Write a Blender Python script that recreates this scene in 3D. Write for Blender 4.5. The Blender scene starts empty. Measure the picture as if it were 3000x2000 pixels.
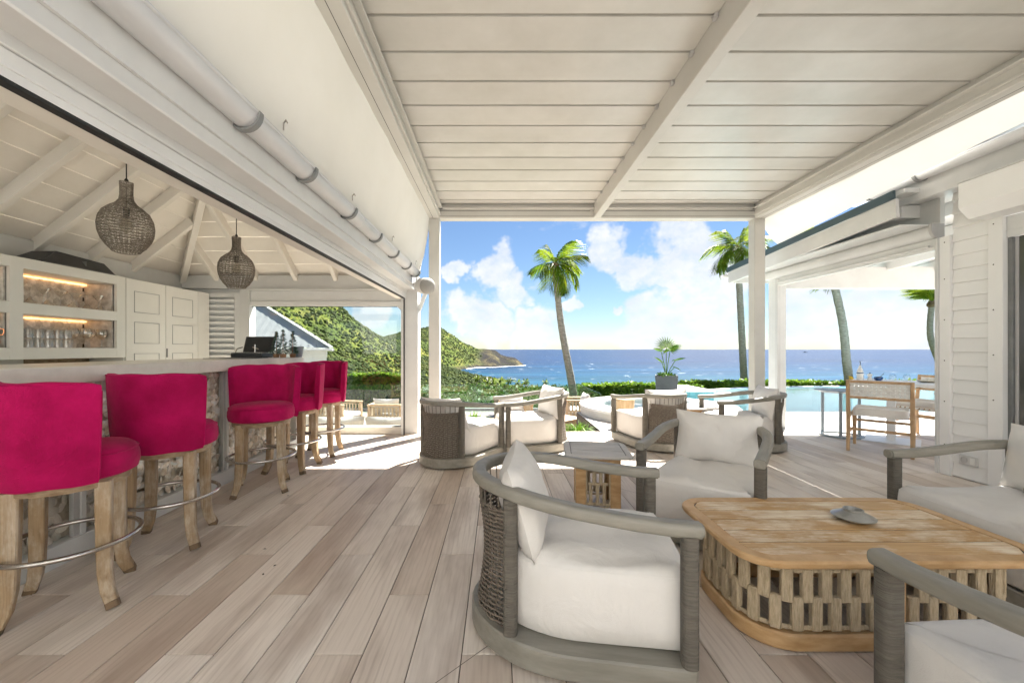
import bpy, math, random
import numpy as np
from mathutils import Vector, Matrix
R = math.radians
random.seed(7)
rng = np.random.default_rng(11)
sc = bpy.context.scene
col = sc.collection

# ------------------------------------------------------------------ camera, world, sun, exposure
CH = 1.23                                   # eye height above the terrace floor
cam_d = bpy.data.cameras.new('camera')
cam = bpy.data.objects.new('camera', cam_d); col.objects.link(cam)
cam.location = (0, 0, CH); cam.rotation_euler = (R(90), 0, 0)
cam_d.sensor_width = 36; cam_d.lens = 14.28
cam_d.shift_x = 40/3000; cam_d.shift_y = 23/3000
cam_d.clip_start = 0.05; cam_d.clip_end = 200000
sc.camera = cam
SUN_AZ, SUN_EL = 38.0, 55.0                 # azimuth to the right of the view axis (+Y)
SKY_STRENGTH, SUN_STRENGTH, EXPOSURE = 0.0295, 5.0, 2.1
sc.view_settings.view_transform = 'Standard'; sc.view_settings.look = 'None'
sc.view_settings.gamma = 1.0; sc.view_settings.exposure = EXPOSURE
sc.view_settings.use_curve_mapping = False
sc.render.engine = 'CYCLES'
cy = sc.cycles
cy.use_denoising = True; cy.max_bounces = 14; cy.diffuse_bounces = 5; cy.use_adaptive_sampling = True; cy.adaptive_threshold = .03; cy.glossy_bounces = 3
cy.transmission_bounces = 8; cy.transparent_max_bounces = 16; cy.sample_clamp_indirect = 6.0
cy.caustics_reflective = False; cy.caustics_refractive = False

def pxdir(px, py):
    v = Vector(((px-1460)/1190, 1, (1023-py)/1190)); v.normalize(); return v

def make_world():
    w = bpy.data.worlds.new('World'); sc.world = w; w.use_nodes = True
    nt = w.node_tree; N = nt.nodes; L = nt.links; N.clear()
    out = N.new('ShaderNodeOutputWorld')
    sky = N.new('ShaderNodeTexSky'); sky.sky_type = 'NISHITA'; sky.sun_disc = False
    sky.sun_elevation = R(SUN_EL); sky.sun_rotation = R(SUN_AZ)
    sky.altitude = 40; sky.air_density = 1.0; sky.dust_density = 0.05; sky.ozone_density = 1.6
    bg = N.new('ShaderNodeBackground'); bg.inputs['Strength'].default_value = SKY_STRENGTH
    wb = N.new('ShaderNodeMix'); wb.data_type = 'RGBA'; wb.blend_type = 'MULTIPLY'; wb.inputs['Factor'].default_value = 1; wb.inputs['B'].default_value = (.86, .96, 1.08, 1)
    L.new(sky.outputs[0], wb.inputs['A']); L.new(wb.outputs['Result'], bg.inputs[0])
    tc = N.new('ShaderNodeTexCoord')
    def mth(op, a, b=None, c=None, clamp=False):
        n = N.new('ShaderNodeMath'); n.operation = op; n.use_clamp = clamp
        for i, v in enumerate((a, b, c)):
            if v is None: continue
            if isinstance(v, (int, float)): n.inputs[i].default_value = v
            else: L.new(v, n.inputs[i])
        return n.outputs[0]
    def noise(scale, detail, rough, zs=1.0, off=(0, 0, 0)):
        mp = N.new('ShaderNodeMapping'); mp.inputs['Scale'].default_value = (1, 1, zs)
        mp.inputs['Location'].default_value = off
        L.new(tc.outputs['Generated'], mp.inputs[0])
        n = N.new('ShaderNodeTexNoise'); n.inputs['Scale'].default_value = scale
        n.inputs['Detail'].default_value = detail; n.inputs['Roughness'].default_value = rough
        L.new(mp.outputs[0], n.inputs['Vector']); return n
    warp = noise(9.0, 4, .6)
    # direction nudged by noise so that the placed cumulus get ragged rims
    vs = N.new('ShaderNodeVectorMath'); vs.operation = 'SUBTRACT'; vs.inputs[1].default_value = (.5, .5, .5)
    L.new(warp.outputs['Color'], vs.inputs[0])
    vm = N.new('ShaderNodeVectorMath'); vm.operation = 'MULTIPLY_ADD'; vm.inputs[1].default_value = (.15, .15, .15)
    L.new(vs.outputs[0], vm.inputs[0]); L.new(tc.outputs['Generated'], vm.inputs[2])
    blobs = [(1350,790,42),(1455,785,70),(1505,845,62),(1355,910,64),(1425,940,78),
             (1785,735,64),(1850,775,62),(2000,690,74),(2040,760,84),(1950,800,60),(2110,810,80),
             (2060,900,110),(1890,950,90),(1560,955,78),(1690,905,26),(1790,905,20),(2380,895,90),(2640,925,110),(1080,915,52),(1045,900,34)]
    cur = None
    for (px, py, r) in blobs:
        dn = N.new('ShaderNodeVectorMath'); dn.operation = 'DISTANCE'
        dn.inputs[1].default_value = pxdir(px, py); L.new(vm.outputs[0], dn.inputs[0])
        m = N.new('ShaderNodeMapRange'); m.interpolation_type = 'SMOOTHSTEP'
        m.inputs['From Min'].default_value = 0.72*r/1190; m.inputs['From Max'].default_value = 1.08*r/1190
        m.inputs['To Min'].default_value = 1; m.inputs['To Max'].default_value = 0
        L.new(dn.outputs['Value'], m.inputs['Value'])
        cur = m.outputs[0] if cur is None else mth('MAXIMUM', cur, m.outputs[0])
    # fair-weather cumulus everywhere else, thicker towards the horizon
    big = noise(4.2, 5, .62, 2.0, (3.1, 1.7, .4))
    sep = N.new('ShaderNodeSeparateXYZ'); L.new(tc.outputs['Generated'], sep.inputs[0])
    low = mth('SUBTRACT', 1.0, mth('MULTIPLY', mth('ABSOLUTE', sep.outputs['Z']), 5.0, clamp=True), clamp=True)
    fld = mth('ADD', big.outputs['Fac'], mth('MULTIPLY', low, .05))
    m2 = N.new('ShaderNodeMapRange'); m2.interpolation_type = 'SMOOTHSTEP'
    m2.inputs['From Min'].default_value = .57; m2.inputs['From Max'].default_value = .70
    m2.inputs['To Max'].default_value = .8
    L.new(fld, m2.inputs['Value'])
    fine = noise(26, 4, .66, 1.3, (7, 2, 5))
    m3 = N.new('ShaderNodeMapRange'); m3.inputs['From Min'].default_value = .32; m3.inputs['From Max'].default_value = .60
    L.new(fine.outputs['Fac'], m3.inputs['Value'])
    cl = mth('MAXIMUM', cur, m2.outputs[0])
    cl = mth('MULTIPLY', cl, mth('MULTIPLY_ADD', m3.outputs[0], .35, .65), clamp=True)
    cl = mth('MULTIPLY', cl, .96)
    shade = noise(7, 3, .6, 1.6, (1, 8, 3))
    cr = N.new('ShaderNodeValToRGB'); cr.color_ramp.elements[0].position = .35; cr.color_ramp.elements[1].position = .62
    cr.color_ramp.elements[0].color = (.80, .85, .93, 1); cr.color_ramp.elements[1].color = (.98, .99, 1, 1)
    L.new(shade.outputs['Fac'], cr.inputs[0])
    bg2 = N.new('ShaderNodeBackground'); bg2.inputs['Strength'].default_value = 0.255
    L.new(cr.outputs[0], bg2.inputs[0])
    mx = N.new('ShaderNodeMixShader'); L.new(cl, mx.inputs[0]); L.new(bg.outputs[0], mx.inputs[1]); L.new(bg2.outputs[0], mx.inputs[2])
    L.new(mx.outputs[0], out.inputs[0])
make_world()

sd = bpy.data.lights.new('sun', 'SUN'); sd.energy = SUN_STRENGTH; sd.angle = R(.5); sd.color = (1, .968, .915)
sun = bpy.data.objects.new('sun', sd); col.objects.link(sun)
_s = Vector((math.sin(R(SUN_AZ))*math.cos(R(SUN_EL)), math.cos(R(SUN_AZ))*math.cos(R(SUN_EL)), math.sin(R(SUN_EL))))
sun.rotation_euler = _s.to_track_quat('Z', 'Y').to_euler(); sun.location = (10, 14, 22)

# ------------------------------------------------------------------ materials
MAT = {}
def node_mat(name):
    m = bpy.data.materials.new(name); m.use_nodes = True
    return m, m.node_tree.nodes, m.node_tree.links, m.node_tree.nodes['Principled BSDF']
def pm(name, c1, c2=None, scale=6.0, stretch=(1, 1, 1), rough=.5, metal=0.0, bump=0.0, bscale=None, bstretch=None, rnd=0.0, lo=.35, hi=.65,
       detail=5, spec=.5, coords='Object', c3=None, sheen=0.0, transl=0.0, rough2=None, coat=0.0, hue=0.0, soft=0.0, sscale=7.0):
    """Procedural Principled material: two or three tones on stretched noise, a per-object tone shift and a fine relief."""
    m, N, L, b = node_mat(name)
    tc = N.new('ShaderNodeTexCoord'); oi = N.new('ShaderNodeObjectInfo')
    off = N.new('ShaderNodeVectorMath'); off.operation = 'MULTIPLY_ADD'
    cmb = N.new('ShaderNodeCombineXYZ')
    for i in range(3): L.new(oi.outputs['Random'], cmb.inputs[i])
    L.new(cmb.outputs[0], off.inputs[0]); off.inputs[1].default_value = (37, 53, 71)
    L.new(tc.outputs[coords], off.inputs[2])
    mp = N.new('ShaderNodeMapping'); mp.inputs['Scale'].default_value = stretch; L.new(off.outputs[0], mp.inputs[0])
    nz = N.new('ShaderNodeTexNoise'); nz.inputs['Scale'].default_value = scale; nz.inputs['Detail'].default_value = detail
    nz.inputs['Roughness'].default_value = .62; L.new(mp.outputs[0], nz.inputs['Vector'])
    cr = N.new('ShaderNodeValToRGB'); e = cr.color_ramp.elements
    e[0].position = lo; e[1].position = hi
    e[0].color = (*c1, 1); e[1].color = (*(c2 or c1), 1)
    if c3: k = e.new((lo+hi)/2); k.color = (*c3, 1)
    L.new(nz.outputs['Fac'], cr.inputs[0])
    colr = cr.outputs[0]
    if rnd or hue:
        hs = N.new('ShaderNodeHueSaturation'); mr = N.new('ShaderNodeMapRange')
        mr.inputs['To Min'].default_value = 1-rnd; mr.inputs['To Max'].default_value = 1+rnd
        L.new(oi.outputs['Random'], mr.inputs['Value']); L.new(mr.outputs[0], hs.inputs['Value']); L.new(colr, hs.inputs['Color'])
        if hue:
            mh = N.new('ShaderNodeMapRange'); mh.inputs['To Min'].default_value = .5-hue; mh.inputs['To Max'].default_value = .5+hue
            wn = N.new('ShaderNodeTexWhiteNoise'); wn.noise_dimensions = '1D'; L.new(oi.outputs['Random'], wn.inputs['W'])
            L.new(wn.outputs['Value'], mh.inputs['Value']); L.new(mh.outputs[0], hs.inputs['Hue'])
        colr = hs.outputs[0]
    L.new(colr, b.inputs['Base Color'])
    b.inputs['Roughness'].default_value = rough; b.inputs['Metallic'].default_value = metal
    b.inputs['Specular IOR Level'].default_value = spec
    if coat: b.inputs['Coat Weight'].default_value = coat; b.inputs['Coat Roughness'].default_value = .15
    if sheen: b.inputs['Sheen Weight'].default_value = sheen; b.inputs['Sheen Roughness'].default_value = .4
    if rough2 is not None:
        rr_ = N.new('ShaderNodeMapRange'); rr_.inputs['To Min'].default_value = rough; rr_.inputs['To Max'].default_value = rough2
        L.new(nz.outputs['Fac'], rr_.inputs['Value']); L.new(rr_.outputs[0], b.inputs['Roughness'])
    if bump:
        m2 = N.new('ShaderNodeMapping'); m2.inputs['Scale'].default_value = bstretch or stretch; L.new(off.outputs[0], m2.inputs[0])
        n2 = N.new('ShaderNodeTexNoise'); n2.inputs['Scale'].default_value = bscale or scale*4; n2.inputs['Detail'].default_value = 6
        L.new(m2.outputs[0], n2.inputs['Vector'])
        bp = N.new('ShaderNodeBump'); bp.inputs['Strength'].default_value = bump; bp.inputs['Distance'].default_value = .01
        L.new(n2.outputs['Fac'], bp.inputs['Height']); L.new(bp.outputs[0], b.inputs['Normal'])
        if soft:                                 # creases: broad relief under the fine weave
            n3 = N.new('ShaderNodeTexNoise'); n3.inputs['Scale'].default_value = sscale; n3.inputs['Detail'].default_value = 3; n3.inputs['Distortion'].default_value = 1.6
            L.new(off.outputs[0], n3.inputs['Vector'])
            b3 = N.new('ShaderNodeBump'); b3.inputs['Strength'].default_value = soft; b3.inputs['Distance'].default_value = .05
            L.new(n3.outputs['Fac'], b3.inputs['Height']); L.new(b3.outputs[0], bp.inputs['Normal'])
    if transl:
        tr = N.new('ShaderNodeBsdfTranslucent'); L.new(colr, tr.inputs[0])
        mx = N.new('ShaderNodeMixShader'); mx.inputs[0].default_value = transl
        L.new(b.outputs[0], mx.inputs[1]); L.new(tr.outputs[0], mx.inputs[2])
        L.new(mx.outputs[0], N['Material Output'].inputs[0])
    MAT[name] = m
    return m
def emis(name, c, s):
    m, N, L, b = node_mat(name); b.inputs['Base Color'].default_value = (*c, 1)
    b.inputs['Emission Color'].default_value = (*c, 1); b.inputs['Emission Strength'].default_value = s; MAT[name] = m
def pane(name, tint, refl=1.0, rough=0.0):
    """clear pane: tinted pass-through plus Fresnel reflection"""
    m, N, L, b = node_mat(name); N.remove(b)
    t = N.new('ShaderNodeBsdfTransparent'); t.inputs[0].default_value = (*tint, 1)
    g = N.new('ShaderNodeBsdfGlossy'); g.inputs['Roughness'].default_value = rough
    f = N.new('ShaderNodeLayerWeight'); f.inputs['Blend'].default_value = .5       # Schlick: same from both sides of a thin pane
    pw = N.new('ShaderNodeMath'); pw.operation = 'POWER'; pw.inputs[1].default_value = 5; L.new(f.outputs['Facing'], pw.inputs[0])
    mu = N.new('ShaderNodeMath'); mu.operation = 'MULTIPLY_ADD'; mu.inputs[1].default_value = .9*refl; mu.inputs[2].default_value = .06*refl; mu.use_clamp = True; L.new(pw.outputs[0], mu.inputs[0])
    x = N.new('ShaderNodeMixShader'); L.new(mu.outputs[0], x.inputs[0]); L.new(t.outputs[0], x.inputs[1]); L.new(g.outputs[0], x.inputs[2])
    L.new(x.outputs[0], N['Material Output'].inputs[0]); MAT[name] = m

pm('white_paint', (.62,.62,.605), (.69,.69,.675), scale=2.2, rough=.42, bump=.03, bscale=60)
pm('white_timber', (.70,.70,.685), (.76,.76,.745), scale=3, stretch=(1,1,1), rough=.5, bump=.06, bscale=40, rnd=.03)
pm('louvre_paint', (.54,.525,.48), (.62,.605,.565), scale=1.7, rough=.33, rnd=.025, bump=.015, bscale=30)
pm('beam_paint', (.55,.535,.495), (.61,.595,.555), scale=1.5, rough=.38, bump=.02, bscale=40)
pm('gutter_pvc', (.54,.545,.55), (.66,.66,.66), scale=3, stretch=(1,.3,1), rough=.32, bump=.02, bscale=20)
pm('grey_plastic', (.16,.165,.165), (.22,.225,.22), rough=.45)
pm('light_grey', (.42,.41,.40), (.5,.49,.48), rough=.5)
pm('black_rubber', (.012,.012,.012), (.02,.02,.02), rough=.6)
pm('fabric_awning', (.68,.665,.61), (.72,.705,.655), scale=1.2, rough=.85, bump=.05, bscale=220, transl=.14)
pm('cabinet_paint', (.79,.775,.72), (.84,.825,.775), scale=2, rough=.42, bump=.02, bscale=60)
pm('stone_top', (.72,.68,.61), (.80,.76,.69), scale=9, rough=.28, bump=.02, bscale=80)
pm('roof_board', (.79,.745,.67), (.85,.805,.735), scale=2, stretch=(1,1,1), rough=.55, rnd=.05, bump=.08, bscale=25)
pm('rafter_paint', (.76,.72,.65), (.82,.78,.72), scale=2, rough=.5, rnd=.03, bump=.04)
pm('grout', (.13,.105,.085), (.17,.14,.115), rough=.8)
pm('deck_slab', (.42,.40,.37), (.48,.46,.43), scale=3, stretch=(2,.4,1), rough=.6, rnd=.05, bump=.1, bscale=30)
pm('deck_board', (.25,.21,.185), (.36,.315,.28), scale=5, stretch=(4,.3,3), rough=.6, rnd=.12, bump=.15)
pm('grey_teak', (.21,.195,.16), (.31,.29,.245), scale=5, stretch=(5,.7,5), rough=.5, rnd=.04, bump=.12, bscale=26, bstretch=(6,1,6), lo=.3, hi=.72)
pm('cord_wrap', (.10,.088,.07), (.155,.138,.112), scale=30, stretch=(.4,.4,5), rough=.75, bump=.9, bscale=42, bstretch=(.25,.25,4))
pm('wicker', (.13,.105,.08), (.23,.19,.15), scale=60, rough=.7, bump=.3, bscale=300)
pm('cushion', (.69,.66,.62), (.75,.72,.68), scale=3, rough=.92, sheen=.12, bump=.2, bscale=380, soft=.2, sscale=4.5)
pm('pink_fabric', (.34,.003,.066), (.50,.006,.104), scale=5, rough=.9, sheen=.08, bump=.3, bscale=260, spec=.15, soft=.22, sscale=4)
pm('oak_flat', (.22,.135,.068), (.46,.35,.23), scale=9, stretch=(2,2,6), rough=.6, lo=.3, hi=.7, bump=.3, bscale=30)
pm('oak_foot', (.10,.065,.035), (.22,.14,.075), scale=12, rough=.7)
pm('steel', (.48,.45,.42), (.58,.55,.52), rough=.27, metal=1.0, scale=20)
pm('teak_edge', (.46,.27,.11), (.60,.39,.20), scale=6, stretch=(1.5,1.5,5), rough=.5, bump=.12, bscale=30)
pm('teak_pale', (.47,.32,.19), (.62,.46,.30), scale=6, stretch=(2,2,2), rough=.6, bump=.12, rnd=.05)
pm('strap_rope', (.42,.325,.205), (.60,.49,.335), scale=40, stretch=(3,3,.6), rough=.85, bump=.8, bscale=70, bstretch=(3.2,3.2,.25))
pm('ceramic_grey', (.20,.195,.175), (.36,.355,.33), scale=9, rough=.28, coat=.4)
pm('shell', (.64,.52,.40), (.95,.93,.90), scale=16, rough=.5, lo=.34, hi=.62, c3=(.80,.70,.59), rnd=.28, hue=.012, bump=.6, bscale=38)
pm('shell_bed', (.46,.38,.29), (.62,.53,.43), scale=30, rough=.8)
pm('rattan', (.17,.14,.11), (.33,.285,.235), scale=50, rough=.7)
pm('cord_black', (.02,.018,.016), rough=.7)
pm('capiz', (.50,.47,.42), (.82,.79,.74), scale=14, rough=.22, rnd=.14, coat=.3, bump=.12, bscale=20)
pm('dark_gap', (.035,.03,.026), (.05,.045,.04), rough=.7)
pm('black_matte', (.018,.019,.02), (.03,.031,.033), rough=.42)
pm('copper', (.62,.24,.11), (.72,.32,.16), metal=1.0, rough=.25)
pm('fir', (.02,.055,.03), (.10,.16,.12), scale=40, rough=.7)
pm('blue_grey', (.22,.27,.31), (.27,.32,.36), rough=.4)
pm('terracotta', (.23,.12,.06), (.30,.17,.09), rough=.7)
pm('clapboard', (.82,.815,.80), (.86,.855,.84), scale=2, rough=.46, rnd=.02, bump=.03, bscale=50)
pm('teal_metal', (.05,.085,.105), (.065,.105,.125), rough=.4, scale=2)
pm('door_glass', (.085,.085,.075), (.10,.10,.09), rough=.12, scale=1)
pm('zinc', (.45,.46,.47), (.55,.56,.57), rough=.35, metal=.7)
pm('roof_zinc', (.36,.37,.375), (.42,.43,.435), rough=.5, scale=2)
pm('stucco', (.76,.755,.74), (.81,.805,.79), scale=4, rough=.8, bump=.1, bscale=90)
pm('spa_plaster', (.60,.585,.55), (.70,.68,.645), scale=3, rough=.7, bump=.06)
pm('teal_tile', (.10,.22,.24), (.15,.30,.32), scale=30, rough=.15, rnd=.12)
pm('pool_tile', (.66,.80,.83), (.72,.85,.87), scale=30, rough=.3)
pm('log', (.48,.33,.18), (.66,.50,.31), scale=7, stretch=(3,3,.5), rough=.6, bump=.25, bscale=20)
pm('anthracite', (.055,.06,.065), (.08,.085,.09), rough=.55, bump=.05)
pm('soil', (.03,.02,.012), (.05,.035,.02), rough=.9)
pm('palm_trunk', (.19,.16,.125), (.40,.35,.28), scale=9, stretch=(1,1,5), rough=.85, bump=1.0, bscale=9, bstretch=(.6,.6,7))
pm('palm_fibre', (.10,.06,.03), (.20,.13,.07), rough=.9, bump=.6)
pm('frond_green', (.07,.15,.008), (.25,.30,.018), scale=2.5, rough=.42, transl=.45, rnd=.25, hue=.012)
pm('fan_green', (.07,.17,.02), (.20,.31,.03), scale=4, rough=.4, transl=.35)
pm('grass_green', (.07,.17,.015), (.19,.33,.03), scale=3, rough=.5, transl=.3)
pm('hedge_leaf', (.06,.15,.012), (.26,.38,.03), scale=3.5, rough=.45, transl=.55, coords='Object', lo=.3, hi=.7)
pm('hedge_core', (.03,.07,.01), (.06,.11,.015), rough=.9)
pm('bush_leaf', (.03,.075,.010), (.13,.19,.025), scale=.16, rough=.6, coords='Object', lo=.32, hi=.68, c3=(.065,.125,.015), transl=.35)
pm('bush_far', (.038,.068,.010), (.125,.14,.022), scale=.022, rough=.85, coords='Object', lo=.34, hi=.66, c3=(.07,.105,.014), transl=.45)
pm('leather_white', (.66,.64,.60), (.72,.70,.66), rough=.55, rnd=.03)
pm('chair_oak', (.40,.25,.13), (.52,.35,.20), scale=8, stretch=(4,4,.7), rough=.5, bump=.1)
pm('blue_glaze', (.012,.06,.20), (.02,.09,.26), rough=.15, coat=.5)
pm('white_glaze', (.78,.77,.74), (.82,.81,.78), rough=.2)
pm('plate_rim', (.55,.50,.38), (.62,.57,.45), rough=.3)
pm('table_white', (.74,.74,.74), (.78,.78,.78), rough=.35)
pm('yellow_flower', (.75,.50,.02), (.85,.62,.05), rough=.6)
pm('boat_hull', (.10,.10,.11), (.2,.2,.2), rough=.6)
pm('speaker_white', (.58,.57,.55), (.62,.61,.59), rough=.42)
pm('speaker_grille', (.26,.255,.24), (.32,.31,.29), rough=.7, scale=200)
pm('foam', (.80,.82,.82), (.9,.9,.9), rough=.8, scale=.2)
pm('sand', (.55,.45,.32), (.62,.52,.38), rough=.9, scale=.3)
def wood(name, tones, axis, dark, pale, blotch=.3, grain=.16, patch=0.0, rough=.5, wscale=16, bump=.2):
    """board material: tone by board, soft stains, cathedral grain lines and fine fibres along one axis, optional pale worn patches"""
    m, N, L, b = node_mat(name); MAT[name] = m
    tc = N.new('ShaderNodeTexCoord'); oi = N.new('ShaderNodeObjectInfo')
    off = N.new('ShaderNodeVectorMath'); off.operation = 'MULTIPLY_ADD'; cmb = N.new('ShaderNodeCombineXYZ')
    for i in range(3): L.new(oi.outputs['Random'], cmb.inputs[i])
    L.new(cmb.outputs[0], off.inputs[0]); off.inputs[1].default_value = (37, 53, 71); L.new(tc.outputs['Object'], off.inputs[2])
    def mp(sa, sc_):
        n = N.new('ShaderNodeMapping'); n.inputs['Scale'].default_value = (sa, sc_, sc_) if axis == 'x' else ((sc_, sa, sc_) if axis == 'y' else (sc_, sc_, sa)); L.new(off.outputs[0], n.inputs[0]); return n.outputs[0]
    def nz(v, s, d=5, r=.6):
        n = N.new('ShaderNodeTexNoise'); n.inputs['Scale'].default_value = s; n.inputs['Detail'].default_value = d; n.inputs['Roughness'].default_value = r; L.new(v, n.inputs['Vector']); return n.outputs['Fac']
    def rng_(v, a, b_, lo, hi):
        n = N.new('ShaderNodeMapRange'); n.inputs['From Min'].default_value = a; n.inputs['From Max'].default_value = b_; n.inputs['To Min'].default_value = lo; n.inputs['To Max'].default_value = hi; L.new(v, n.inputs['Value']); return n.outputs[0]
    cr = N.new('ShaderNodeValToRGB'); e = cr.color_ramp.elements; k = len(tones)
    e[0].position = 0; e[0].color = (*tones[0], 1); e[1].position = 1; e[1].color = (*tones[-1], 1)
    for i in range(1, k-1): q = e.new(i/(k-1)); q.color = (*tones[i], 1)
    L.new(oi.outputs['Random'], cr.inputs[0])
    def mix(f, a, bcol):
        n = N.new('ShaderNodeMix'); n.data_type = 'RGBA'; L.new(f, n.inputs['Factor']); L.new(a, n.inputs['A']); n.inputs['B'].default_value = (*bcol, 1); return n.outputs['Result']
    c = mix(rng_(nz(mp(.45, 2.2), 1.9, 4), .46, .74, 0, blotch*1.6), cr.outputs[0], dark)
    wv = N.new('ShaderNodeTexWave'); wv.wave_type = 'BANDS'; wv.bands_direction = 'Y' if axis == 'x' else 'X'
    wv.inputs['Scale'].default_value = wscale; wv.inputs['Distortion'].default_value = 7.5; wv.inputs['Detail'].default_value = 3; wv.inputs['Detail Scale'].default_value = .8
    L.new(mp(.16, 1.0), wv.inputs['Vector'])
    gate = rng_(nz(mp(.6, 3), 2.4, 3), .40, .62, .15, 1.0)
    g = N.new('ShaderNodeMath'); g.operation = 'MULTIPLY'; L.new(rng_(wv.outputs['Fac'], .62, 1.0, 0, grain*2.2), g.inputs[0]); L.new(gate, g.inputs[1])
    c = mix(g.outputs[0], c, dark)
    fb = nz(mp(.05, 1.0), 95, 5); c = mix(rng_(fb, .46, .72, 0, grain*1.5), c, dark)
    if patch:
        pf = N.new('ShaderNodeMath'); pf.operation = 'MULTIPLY'; L.new(rng_(nz(mp(.8, 1.6), 3.4, 6, .7), .44, .60, 0, patch), pf.inputs[0]); L.new(rng_(nz(mp(.10, 1.0), 60, 4), .35, .6, .35, 1), pf.inputs[1])
        c = mix(pf.outputs[0], c, pale)
    L.new(c, b.inputs['Base Color']); b.inputs['Specular IOR Level'].default_value = .4
    L.new(rng_(fb, .3, .7, rough-.08, rough+.14), b.inputs['Roughness'])
    bp = N.new('ShaderNodeBump'); bp.inputs['Strength'].default_value = bump; bp.inputs['Distance'].default_value = .004; L.new(fb, bp.inputs['Height']); L.new(bp.outputs[0], b.inputs['Normal'])
wood('plank', [(.62,.515,.42), (.74,.645,.55), (.82,.74,.65), (.78,.695,.605), (.68,.58,.485), (.83,.755,.67), (.60,.495,.40), (.80,.72,.63)], 'y', (.30,.215,.155), (.8,.74,.66), blotch=.46, grain=.11, rough=.46, wscale=11)
wood('teak', [(.52,.31,.125), (.60,.385,.18), (.55,.335,.14)], 'x', (.27,.135,.045), (.80,.69,.53), blotch=.3, grain=.22, patch=.95, rough=.5, wscale=20)
wood('teak_silver', [(.52,.49,.46), (.60,.57,.54), (.56,.53,.50)], 'x', (.22,.20,.18), (.6,.57,.53), blotch=.2, grain=.2, patch=.3, rough=.6)
wood('oak', [(.36,.245,.135), (.42,.295,.17), (.39,.27,.155)], 'z', (.16,.095,.045), (.66,.58,.47), blotch=.3, grain=.22, patch=.7, rough=.62, wscale=26, bump=.35)
emis('led_warm', (1.0,.52,.20), 1.5)
pane('window_glass', (.95,.975,.955), .6)
pane('balustrade_glass', (.80,.91,.86), 1.0)
pane('counter_glass', (.98,.985,.98), .35)
pane('drink_glass', (.97,.97,.96), 2.0, .03)
pane('bulb_glass', (.9,.88,.82), 1.6, .02)
pane('blue_rim_glass', (.55,.78,.92), 1.6, .02)

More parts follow.
